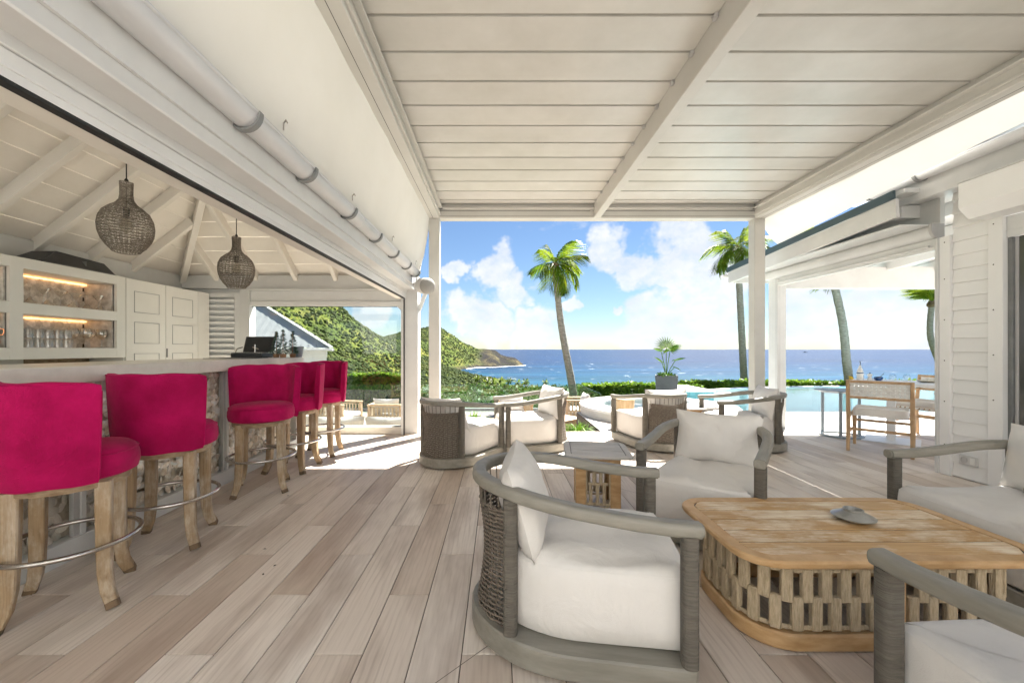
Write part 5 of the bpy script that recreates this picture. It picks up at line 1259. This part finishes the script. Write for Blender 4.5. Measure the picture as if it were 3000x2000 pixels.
MB().lathe([(0,0),(.03,0),(.048,.02),(.05,.04),(.042,.052),(.038,.05),(.044,.036),(.03,.01),(0,.008)], 20).build('bowl', 'blue_glaze', t); MB().sweep([(0,0,.03),(.05,0,.075),(.075,0,.10)], circ(.004,6), up=(0,1,0)).build('spoon', 'grey_plastic', t)
for i, (dx, dy) in enumerate(((5.36, 5.52), (5.50, 5.47))):
    t = thing('water_glass', ['upturned clear water glass with blue rim next to the blue bowl', 'upturned clear water glass with blue rim next to the dinner plate'][i], 'glass', onT(dx, dy), 0, 'blue rimmed water glasses')
    MB().lathe([(.036,0),(.04,.05),(.03,.085)], 18, cap=False).build('bowl', 'drink_glass', t); MB().lathe([(.03,.085),(.0295,.092),(0,.094)], 18, cap=False).build('base', 'blue_rim_glass', t)
t = thing('dinner_plate', 'cream dinner plate with a fork across its rim', 'plate', onT(5.57, 5.27))
MB().lathe([(0,.006),(.05,0),(.06,.002),(.11,.022),(.108,.026),(.06,.008),(0,.009)], 26).build('dish', 'plate_rim', t); MB().sweep([(-.15,-.03,.028),(-.06,0,.024),(.02,.02,.02)], rr(.012,.003,.001,1)).build('fork', 'steel', t)
for i, (dx, dy) in enumerate(((4.93, 5.68), (5.05, 5.66), (5.33, 5.68))):
    q = leaf_cloud(22, .03, .014, 60+i); o = quads_obj('flower', q, 'yellow_flower'); o.location = (dx, dy, TZ+.03); tag(o, ['small yellow flower head beside the oil bottle, on the side away from the mill', 'small yellow flower head between the oil bottle and the pepper mill', 'small yellow flower head between the blue bowl and the water glasses'][i], 'flower', 'table flowers')

# ------------------------------------------------------------------ glass balustrade round the lower terrace
t = thing('glass_balustrade', 'frameless green tinted glass balustrade round the lower terrace', 'balustrade')
for i in range(7):
    x0 = -9.2+i*1.672; mbox('glass_panel', 'balustrade_glass', t, x0, x0+1.655, 12.6, 12.617, -.62, .14, .002)
for i in range(2):
    y0 = 10.0+i*1.29; mbox('glass_panel', 'balustrade_glass', t, 2.515, 2.532, y0, y0+1.275, -.62, .14, .002)
mbox('base_channel', 'light_grey', t, -9.2, 2.51, 12.57, 12.65, -.66, -.59, .003); mbox('base_channel', 'light_grey', t, 2.49, 2.55, 10.0, 12.56, -.66, -.59, .003)

# ------------------------------------------------------------------ teak furniture on the lower terrace
def make_teak_chair():
    t = thing('teak_armchair', 'x', 'armchair')
    for sx in (-1, 1):
        for y in (-.33, .33): mbox('leg', 'teak_pale', t, sx*.36-.03, sx*.36+.03, y-.03, y+.03, 0, .60 if y > 0 else .62, .005)
        mbox('arm', 'teak_pale', t, sx*.36-.04, sx*.36+.04, -.37, .37, .60, .635, .006)
        strap_panel(t, [(sx*.36, -.30), (sx*.36, .30)], .16, .56, 'strap_rope', .04, .045, .008, 2)
        mbox('side_rail', 'teak_pale', t, sx*.36-.02, sx*.36+.02, -.3, .3, .10, .15, .004)
    mbox('back_rail', 'teak_pale', t, -.33, .33, -.37, -.31, .60, .645, .006); strap_panel(t, [(-.31, -.34), (.31, -.34)], .2, .56, 'strap_rope', .04, .045, .008, 2)
    mbox('seat_frame', 'teak_pale', t, -.33, .33, -.31, .36, .20, .25, .004)
    cushion(rrect(-.32, .32, -.29, .37, .05, 4), .255, .40, 2).build('seat_cushion', 'cushion', t, smooth=60)
    pillow(.6, .38, .18, 8, 14, 10).build('back_cushion', 'cushion', t, smooth=80, loc=(0, -.2, .58), rot=(R(14), 0, 0))
    return t
ta = make_teak_chair(); LZ_ = -.65
for i, (x, y, hd, lab) in enumerate(((2.0, 10.35, 182, 'teak armchair beside the glass balustrade corner, by the spa wall'), (.35, 9.6, -80, 'teak armchair with cushion behind the terrace edge, facing the house'),
        (-3.75, 9.6, -15, 'teak armchair seen side on through the bar window'), (-2.55, 9.5, 88, 'teak armchair with its woven back to the bar window'))):
    place(ta, i > 0, (x, y, LZ_), R(hd-90), lab, 'teak armchairs on the lower terrace')
t = thing('outdoor_sofa', 'low outdoor sofa with pale green grey cushions outside the bar window', 'sofa', (-2.9, 7.25, LZ_))
mbox('frame', 'teak_pale', t, -1.25, 1.55, -.40, .45, .05, .28, .01); mbox('backboard', 'teak_pale', t, -1.25, 1.55, -.44, -.38, .05, .58, .008)
for i in range(3):
    x0 = -1.24+i*.93; cushion(rrect(x0, x0+.91, -.2, .45, .05, 4), .28, .43, i).build('seat_cushion', 'cushion', t, smooth=60)
    pillow(.94, .44, .2, 20+i, 18, 10).build('back_cushion', 'cushion', t, smooth=80, loc=(x0+.455, -.27, .52), rot=(R(8), 0, 0))
def make_teak_table():
    t = thing('teak_table', 'x', 'table')
    slatted_top(t, .42, .42, .06, .42, .03, .05, 5, 'teak_pale', 'teak_pale')
    for sx in (-1, 1):
        for sy in (-1, 1): mbox('leg', 'teak_pale', t, sx*.34-.06, sx*.34+.06, sy*.34-.012, sy*.34+.012, 0, .39, .004)
        strap_panel(t, [(sx*.34, -.33), (sx*.34, .33)], .08, .34, 'strap_rope', .04, .04, .008, 2)
        mbox('apron', 'teak_pale', t, -.28, .28, sx*.34-.012, sx*.34+.012, .05, .39, .003)
    return t
tt_ = make_teak_table(); place(tt_, False, (-.28, 8.2, LZ_), R(4), 'pale teak table on the lower terrace behind the woven lounge chair', 'teak tables'); place(tt_, True, (1.25, 8.75, LZ_), R(40), 'pale teak table with woven sides by the terrace edge plants', 'teak tables')

# ------------------------------------------------------------------ plants
def grass(n, h, spread, seed, wid=.008):
    g = np.random.default_rng(seed); out = []
    for i in range(n):
        a = g.random()*6.283; r0 = spread*.35*g.random(); lean = .25+.9*g.random(); hh = h*(.6+.5*g.random()); c = np.array([math.cos(a), math.sin(a), 0]); b = np.array([-c[1], c[0], 0])*wid
        p0 = c*r0; p1 = c*(r0+lean*spread*.45)+np.array([0, 0, hh*.7]); p2 = c*(r0+lean*spread)+np.array([0, 0, hh*(1.05-.45*lean)])
        out += [[p0-b, p0+b, p1+b, p1-b], [p1-b, p1+b, p2+b*.15, p2-b*.15]]
    return np.array(out)
def tuft(x, y, z, n, h, sp, seed, lab, wid=.008):
    o = quads_obj('grass_tuft', grass(n, h, sp, seed, wid), 'grass_green'); o.location = (x, y, z); return tag(o, lab, 'plant')
tuft(-.48, 7.55, -.55, 300, .68, .34, 1, 'bright green grassy tuft behind the woven lounge chair', .011)
mbox('pot', 'anthracite', bpy.data.objects['grass_tuft'], -.17, .17, -.17, .17, -.1, .06, .01)
tuft(1.28, 6.45, -.22, 150, .34, .26, 2, 'low green tuft growing at the terrace edge beside the spa wall', .008)
tuft(1.10, 6.35, -.25, 120, .30, .22, 3, 'low green tuft growing at the terrace edge behind the sunlit lounge chair', .008)
t = thing('planter_palm', 'young fan palm in a square anthracite planter by the pool', 'potted palm', (3.72, 9.0, 0), R(-20))
m = MB(); m.loft([[(x, y, 0) for x, y in rrect(-.19, .19, -.19, .19, .006, 1)], [(x, y, .655) for x, y in rrect(-.23, .23, -.23, .23, .006, 1)], [(x, y, .655) for x, y in rrect(-.20, .20, -.20, .20, .006, 1)], [(x, y, .60) for x, y in rrect(-.20, .20, -.20, .20, .006, 1)]]); m.build('planter', 'anthracite', t, smooth=20)
MB().box(-.198, .198, -.198, .198, .58, .61).build('soil', 'soil', t, smooth=0)
def fan(r, n=19, span=235):
    m = MB()
    for i in range(n):
        a = R(-span/2+span*i/(n-1)+90); da = R(span/(n-1)*.42); k = r*(.75+.25*math.sin(math.pi*i/(n-1))); f_ = .05*r
        p = lambda q, rr_, h: (rr_*math.cos(q), rr_*math.sin(q), h)
        m.add([(0,0,0), p(a-da, k*.5, -.02*r), p(a, k*.55, f_), p(a+da, k*.5, -.02*r), p(a, k, -.12*r)], [(0,1,2),(0,2,3),(1,4,2),(2,4,3)])
    return m.mesh('fan_leaf', 0)
fm_ = fan(.30)
for i, (x, y, z, rx, rz, s_) in enumerate(((0, 0, 1.30, 68, 10, 1.0), (.10, .02, 1.22, 40, -50, .95), (-.13, .03, 1.22, 25, 120, .62), (.24, -.02, 1.02, 18, -80, .7), (-.12, 0, .98, 40, 100, .62), (.22, .0, .86, -25, -95, .5))):
    MB().sweep([(0, 0, .6), (x*.35, y*.4, (z+.6)/2), (x*.8, y, z-.02)], circ(.008, 6), up=(0,1,0)).build('stalk', 'fan_green', t)
    o = link('fan_leaf', fm_, 'fan_green', t, (x*.8, y, z-.02), rot=(R(rx), 0, R(rz))); o.scale = (s_, s_, s_)
q = np.concatenate([leaf_cloud(60, .09, .025, 80+i)+np.array([dx, dy, .66]) for i, (dx, dy) in enumerate(((-.13, -.12), (-.05, -.15), (.12, -.1)))]); quads_obj('ground_cover', q, 'grass_green', t)

def hedge(name, x0, x1, y, dep, z0, z1, n, lab, seed, size=.045):
    t = thing(name, lab, 'hedge', ((x0+x1)/2, y, z0)); hx = (x1-x0)/2; h = z1-z0; g = np.random.default_rng(seed)
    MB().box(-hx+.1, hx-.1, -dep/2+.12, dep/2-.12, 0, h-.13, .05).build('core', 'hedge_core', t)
    u = g.random((n, 3)); c = np.stack([(-1+2*u[:, 0])*hx, (-1+2*u[:, 1])*dep/2, h*(.15+.85*u[:, 2]**.7)], 1)
    k = g.random(n) < .75; c[k, 1] = -dep/2+g.random(k.sum())*.2
    k = g.random(n) < .45; bumps = .16*fbm((c[:, 0]+50)/.6, np.full(n, seed*1.0), 3, seed)-.06; c[k, 2] = h-.12+g.random(k.sum())*.14; c[:, 2] += bumps
    nr = g.normal(size=(n, 3))+np.array([0, -.4, .9]); nr /= np.linalg.norm(nr, axis=1)[:, None]; a = np.cross(nr, g.normal(size=(n, 3))); a /= np.linalg.norm(a, axis=1)[:, None]; b = np.cross(nr, a); s_ = size*(.6+.9*g.random(n))[:, None]
    quads_obj('foliage', np.stack([c-a*s_*1.3, c-b*s_*.6, c+a*s_*1.3, c+b*s_*.6], 1), 'hedge_leaf', t)
hedge('hedge', 6.2, 26, 15.1, 1.1, -1.1, .03, 26000, 'bright green clipped hedge behind the pool rim', 1, .055)
hedge('hedge', 2.65, 6.6, 13.55, 1.0, -1.1, .05, 7000, 'green hedge between the glass balustrade and the overflow block', 2, .05)
hedge('hedge', -9.5, -2.7, 13.6, 1.1, -1.15, .36, 12000, 'bright green hedge outside the bar window behind the balustrade', 3, .055)

def frond_mesh(L_, seed, droop, n=30, leaf=.5):
    g = random.Random(seed); m = MB(); P_ = []
    ang = 0.0; p = Vector((0, 0, 0)); k = 14
    for i in range(k+1):
        P_.append(p.copy()); ang -= droop/k*(.4+1.2*i/k); p = p+Vector((math.cos(ang), 0, math.sin(ang)))*L_/k
    m.sweep(P_, [(.014*L_, -.006*L_), (-.014*L_, -.006*L_), (0, .01*L_)], scale=[1-.85*i/k for i in range(k+1)])
    def at(s_):
        q = s_*k; i = min(int(q), k-1); return P_[i].lerp(P_[i+1], q-i), (P_[i+1]-P_[i]).normalized()
    for i in range(n):
        s_ = .14+.86*i/(n-1); c, tt = at(s_); ll = leaf*L_*(math.sin(math.pi*min(1, .18+s_*.8))**.8)*(.85+.3*g.random())
        for sg in (-1, 1):
            out = Vector((0, sg, 0)); d = (out*(.72+.15*g.random())+tt*(.55+.3*s_)+Vector((0, 0, -.35-.25*g.random()))).normalized()
            w = .014*L_; mid = c+d*ll*.5; tip = c+d*ll+Vector((0, 0, -.32*ll-.1*ll*g.random()))
            side = d.cross(Vector((0, 0, 1))).normalized()*w
            m.add([c-side*.5, c+side*.5, mid+side, mid-side, tip+side*.1, tip-side*.1], [(0,1,2,3),(3,2,4,5)])
    return m.mesh('frond', 0)
FR = [frond_mesh(1.0, i, d) for i, d in enumerate((.9, 1.5, 2.0, .35))]
def coconut(path, r0, r1, L_, nf, lab, seed, wind=0.0, name='coconut_palm', group=None, fall=95):
    g = random.Random(seed); base = Vector(path[0]); t = thing(name, lab, 'palm tree', base, 0, group)
    P_ = [Vector(p)-base for p in path]; pts = []
    for i in range(len(P_)-1):
        p0, p1, p2, p3 = P_[max(i-1, 0)], P_[i], P_[i+1], P_[min(i+2, len(P_)-1)]
        for k in range(12):
            u = k/12; pts.append(.5*((2*p1)+(p2-p0)*u+(2*p0-5*p1+4*p2-p3)*u*u+(3*p1-p0-3*p2+p3)*u**3))
    pts.append(P_[-1]); n = len(pts)
    sc_ = [(r0+(r1-r0)*(i/(n-1))**.7)*(1.12 if i == 0 else 1)*(1+(.05 if i % 2 else -.02)) for i in range(n)]
    MB().sweep(pts, circ(1, 12), up=(0, 1, 0), scale=sc_).build('trunk', 'palm_trunk', t, smooth=70)
    top = pts[-1]
    MB().lathe([(r1*1.1,-.16),(r1*1.7,-.08),(r1*1.6,.02),(r1*.9,.12),(0,.15)], 12, tuple(top)).build('crown_base', 'palm_fibre', t)
    for k in range(nf):
        e = 72-fall*(k/(nf-1))**.9+g.uniform(-8, 8); az = k*137.5+g.uniform(-14, 14)
        a = R(az); a = math.atan2(math.sin(a), math.cos(a)+wind)          # swept over by the trade wind
        vi = 3 if e > 55 else (0 if e > 30 else (1 if e > 0 else 2))
        o = link('frond', FR[vi], 'frond_green', t, top+Vector((0, 0, .06)))
        o.rotation_euler = Matrix.Rotation(a, 3, 'Z').to_4x4().to_3x3().to_euler() if False else (Matrix.Rotation(a, 4, 'Z') @ Matrix.Rotation(-R(e), 4, 'Y') @ Matrix.Rotation(g.uniform(-.5, .5), 4, 'X')).to_euler()
        s_ = L_*(.8+.3*g.random())*(.75 if e > 60 else 1); o.scale = (s_, s_, s_)
    return t
coconut([(2.62, 13.5, -1.2), (2.42, 13.5, .2), (2.08, 13.5, 2.1), (1.88, 13.5, 4.0)], .15, .095, 1.2, 17, 'leaning coconut palm beyond the glass balustrade, seen whole against the sky', 1, .45)
coconut([(10.35, 17, -1.2), (10.25, 17, .6), (10.12, 17, 3.2), (10.0, 17, 5.45)], .15, .11, 1.35, 18, 'tall straight coconut palm behind the pool beside the pergola post', 2, .15)
coconut([(13.3, 15.2, -1.2), (13.05, 15.2, .6), (12.85, 15.2, 2.4), (12.25, 15.2, 4.9)], .155, .115, 1.6, 18, 'coconut palm with bare curved trunk rising behind the oil bottle', 3, .2)
coconut([(19.9, 18, -1.2), (19.6, 18, .4), (19.15, 18, 1.8), (19.2, 18, 3.25)], .14, .10, 1.6, 14, 'coconut palm with shaggy crown base seen next to the clapboard house corner', 4, .1, fall=22)
for i, (px, py, Z) in enumerate(((1397, 1108, 260), (1428, 1116, 230), (1442, 1118, 215), (1466, 1112, 240), (1491, 1115, 225), (1516, 1121, 200), (1539, 1118, 205), (1596, 1120, 210))):
    x = (px-1460)*Z/1190; z = CH-(py-1023)*Z/1190; h = float(height(np.array([x]), np.array([float(Z)]))[0])
    coconut([(x-.6, Z, min(h, z-4)-.5), (x-.2, Z, (h+z)/2), (x, Z, z)], .24, .17, 2.6, 13, '%s small distant coconut palm counting from the headland' % ORD[i], 30+i, .3, group='coconut palms above the beach')

# ------------------------------------------------------------------ neighbouring house, boat
t = thing('neighbour_house', 'white neighbouring house with grey corrugated hip roof below the green hill', 'house')
A = Vector((-5.35, 13.0, 1.28)); T_ = 5.2
n = 70; V = []
for i in range(n+1):
    x = -15+9.65*i/n; run = min(T_, max(0, -5.35-x)); w = .018*math.sin(i*math.pi)
    V += [(x, 13.0, 1.28+.008*(i % 2)), (x, 13.0+.5*run, 1.28+.5*run+.008*(i % 2))]
MB().add(V, [(2*i, 2*i+2, 2*i+3, 2*i+1) for i in range(n)]).build('roof_front', 'roof_zinc', t, smooth=0)
q = [(-5.35, 13.0, 1.28), (-7.9, 18.2, 1.28), (-5.35-T_, 13+.5*T_, 1.28+.5*T_)]; MB().add(q, [(0, 1, 2)]).build('roof_side', 'roof_zinc', t, smooth=0)
MB().sweep([(-5.35, 13.0, 1.30), (-5.35-T_, 13+.5*T_, 1.30+.5*T_)], rr(.16, .03, .01, 1)).build('hip_cap', 'roof_zinc', t)
MB().sweep([(-15, 12.95, 1.22), (-5.28, 12.95, 1.22)], rr(.1, .09, .03, 2)).build('gutter', 'stucco', t); MB().sweep([(-5.28, 12.95, 1.22), (-7.8, 18, 1.22)], rr(.1, .09, .03, 2)).build('gutter', 'stucco', t)
rv = MB().lathe([(.02, 0), (.014, .02), (0, .024)], 6).mesh('roof_bolt', 0)
for i in range(20): link('roof_bolt', rv, 'dark_gap', t, (-5.6-i*.25, 13.06, 1.345+.0)); 
for i in range(18): f_ = .15+i*.27; link('roof_bolt', rv, 'dark_gap', t, (-5.35-f_, 13.0+.5*f_, 1.335+.5*f_))
MB().slab([(-15, 13.25), (-5.6, 13.25), (-7.9, 17.8), (-15, 17.8)], -3, 1.21, .01).build('wall', 'stucco', t)
mbox('frieze', 'stucco', t, -15, -5.58, 13.2, 13.26, .98, 1.2, .01)
d_ = mbox('door', 'light_grey', t, -8.2, -6.5, 13.19, 13.24, -1.2, .82, .01); mbox('door_frame', 'grey_plastic', d_, -8.26, -6.44, 13.185, 13.215, .82, .90, .005)
mbox('notice_board', 'white_glaze', t, -6.28, -5.66, 13.2, 13.245, -.2, .78, .01)
t = thing('motor_boat', 'tiny dark motor boat far out on the glittering sea', 'boat', (3780, 5000, SEA))
m = MB(); m.loft([[(-24, 0, 0), (24, 0, 0), (20, 7, 0), (-24, 7, 0)], [(-25, -1, 5), (32, 3, 6), (26, 8, 5), (-25, 8, 5)]]); m.build('hull', 'boat_hull', t); mbox('cabin', 'boat_hull', t, -12, 6, 1, 7, 5, 11, .5)

# ------------------------------------------------------------------ unseen house front, added to bounce sunlight onto the lounge
t = thing('bounce_facade', 'unseen white house front with shuttered doors, added to bounce sunlight into the lounge', 'house', (1.5, -2.75, 0))
xs = [-6.5, -4.6, -3.4, -1.0, .2, 2.6, 3.8, 6.5]
for i in range(0, 7, 2): mbox('wall', 'stucco', t, xs[i], xs[i+1], -.3, 0, -.02, 4.6, .01)
for i in range(1, 6, 2):
    mbox('wall', 'stucco', t, xs[i], xs[i+1], -.3, 0, 2.5, 4.6, .01); mbox('door', 'white_timber', t, xs[i], xs[i+1], -.2, -.15, -.02, 2.5, .01)
    for sx in (xs[i]-.56, xs[i+1]+.02): mbox('shutter', 'teal_metal', t, sx, sx+.54, .005, .045, 0, 2.5, .005)
MB().loft([[(-7, .25, 4.62), (7, .25, 4.62), (7, -4, 6.6), (-7, -4, 6.6)], [(-7, .25, 4.7), (7, .25, 4.7), (7, -4, 6.7), (-7, -4, 6.7)]]).build('roof', 'roof_zinc', t, smooth=0)

# scraps of dry leaf blown onto the floor
for i, (x, y, a, lab) in enumerate(((-1.765, 3.41, .4, 'tiny dry leaf scrap on the floor beside the third bar stool from the glass wall'), (-1.27, 2.31, 1.2, 'tiny dry leaf scrap on the boards, one of a close pair'),
        (-1.285, 2.22, 2.0, 'tiny dark leaf scrap on the boards, one of a close pair'), (-1.437, 2.50, .1, 'tiny dry leaf scrap lying alone near the fourth bar stool'), (1.42, 2.05, .8, 'tiny dry leaf scrap on the floor under the coffee table'))):
    m = MB().add([(-.011, 0, .001), (-.003, -.006, .003), (.011, 0, .002), (-.002, .006, .004), (0, 0, .0015)], [(0, 1, 4), (1, 2, 4), (2, 3, 4), (3, 0, 4)])
    tag(m.build('dry_leaf', 'soil', smooth=0, loc=(x, y, .0015), rz=a), lab, 'leaf', 'dry leaves on the floor')
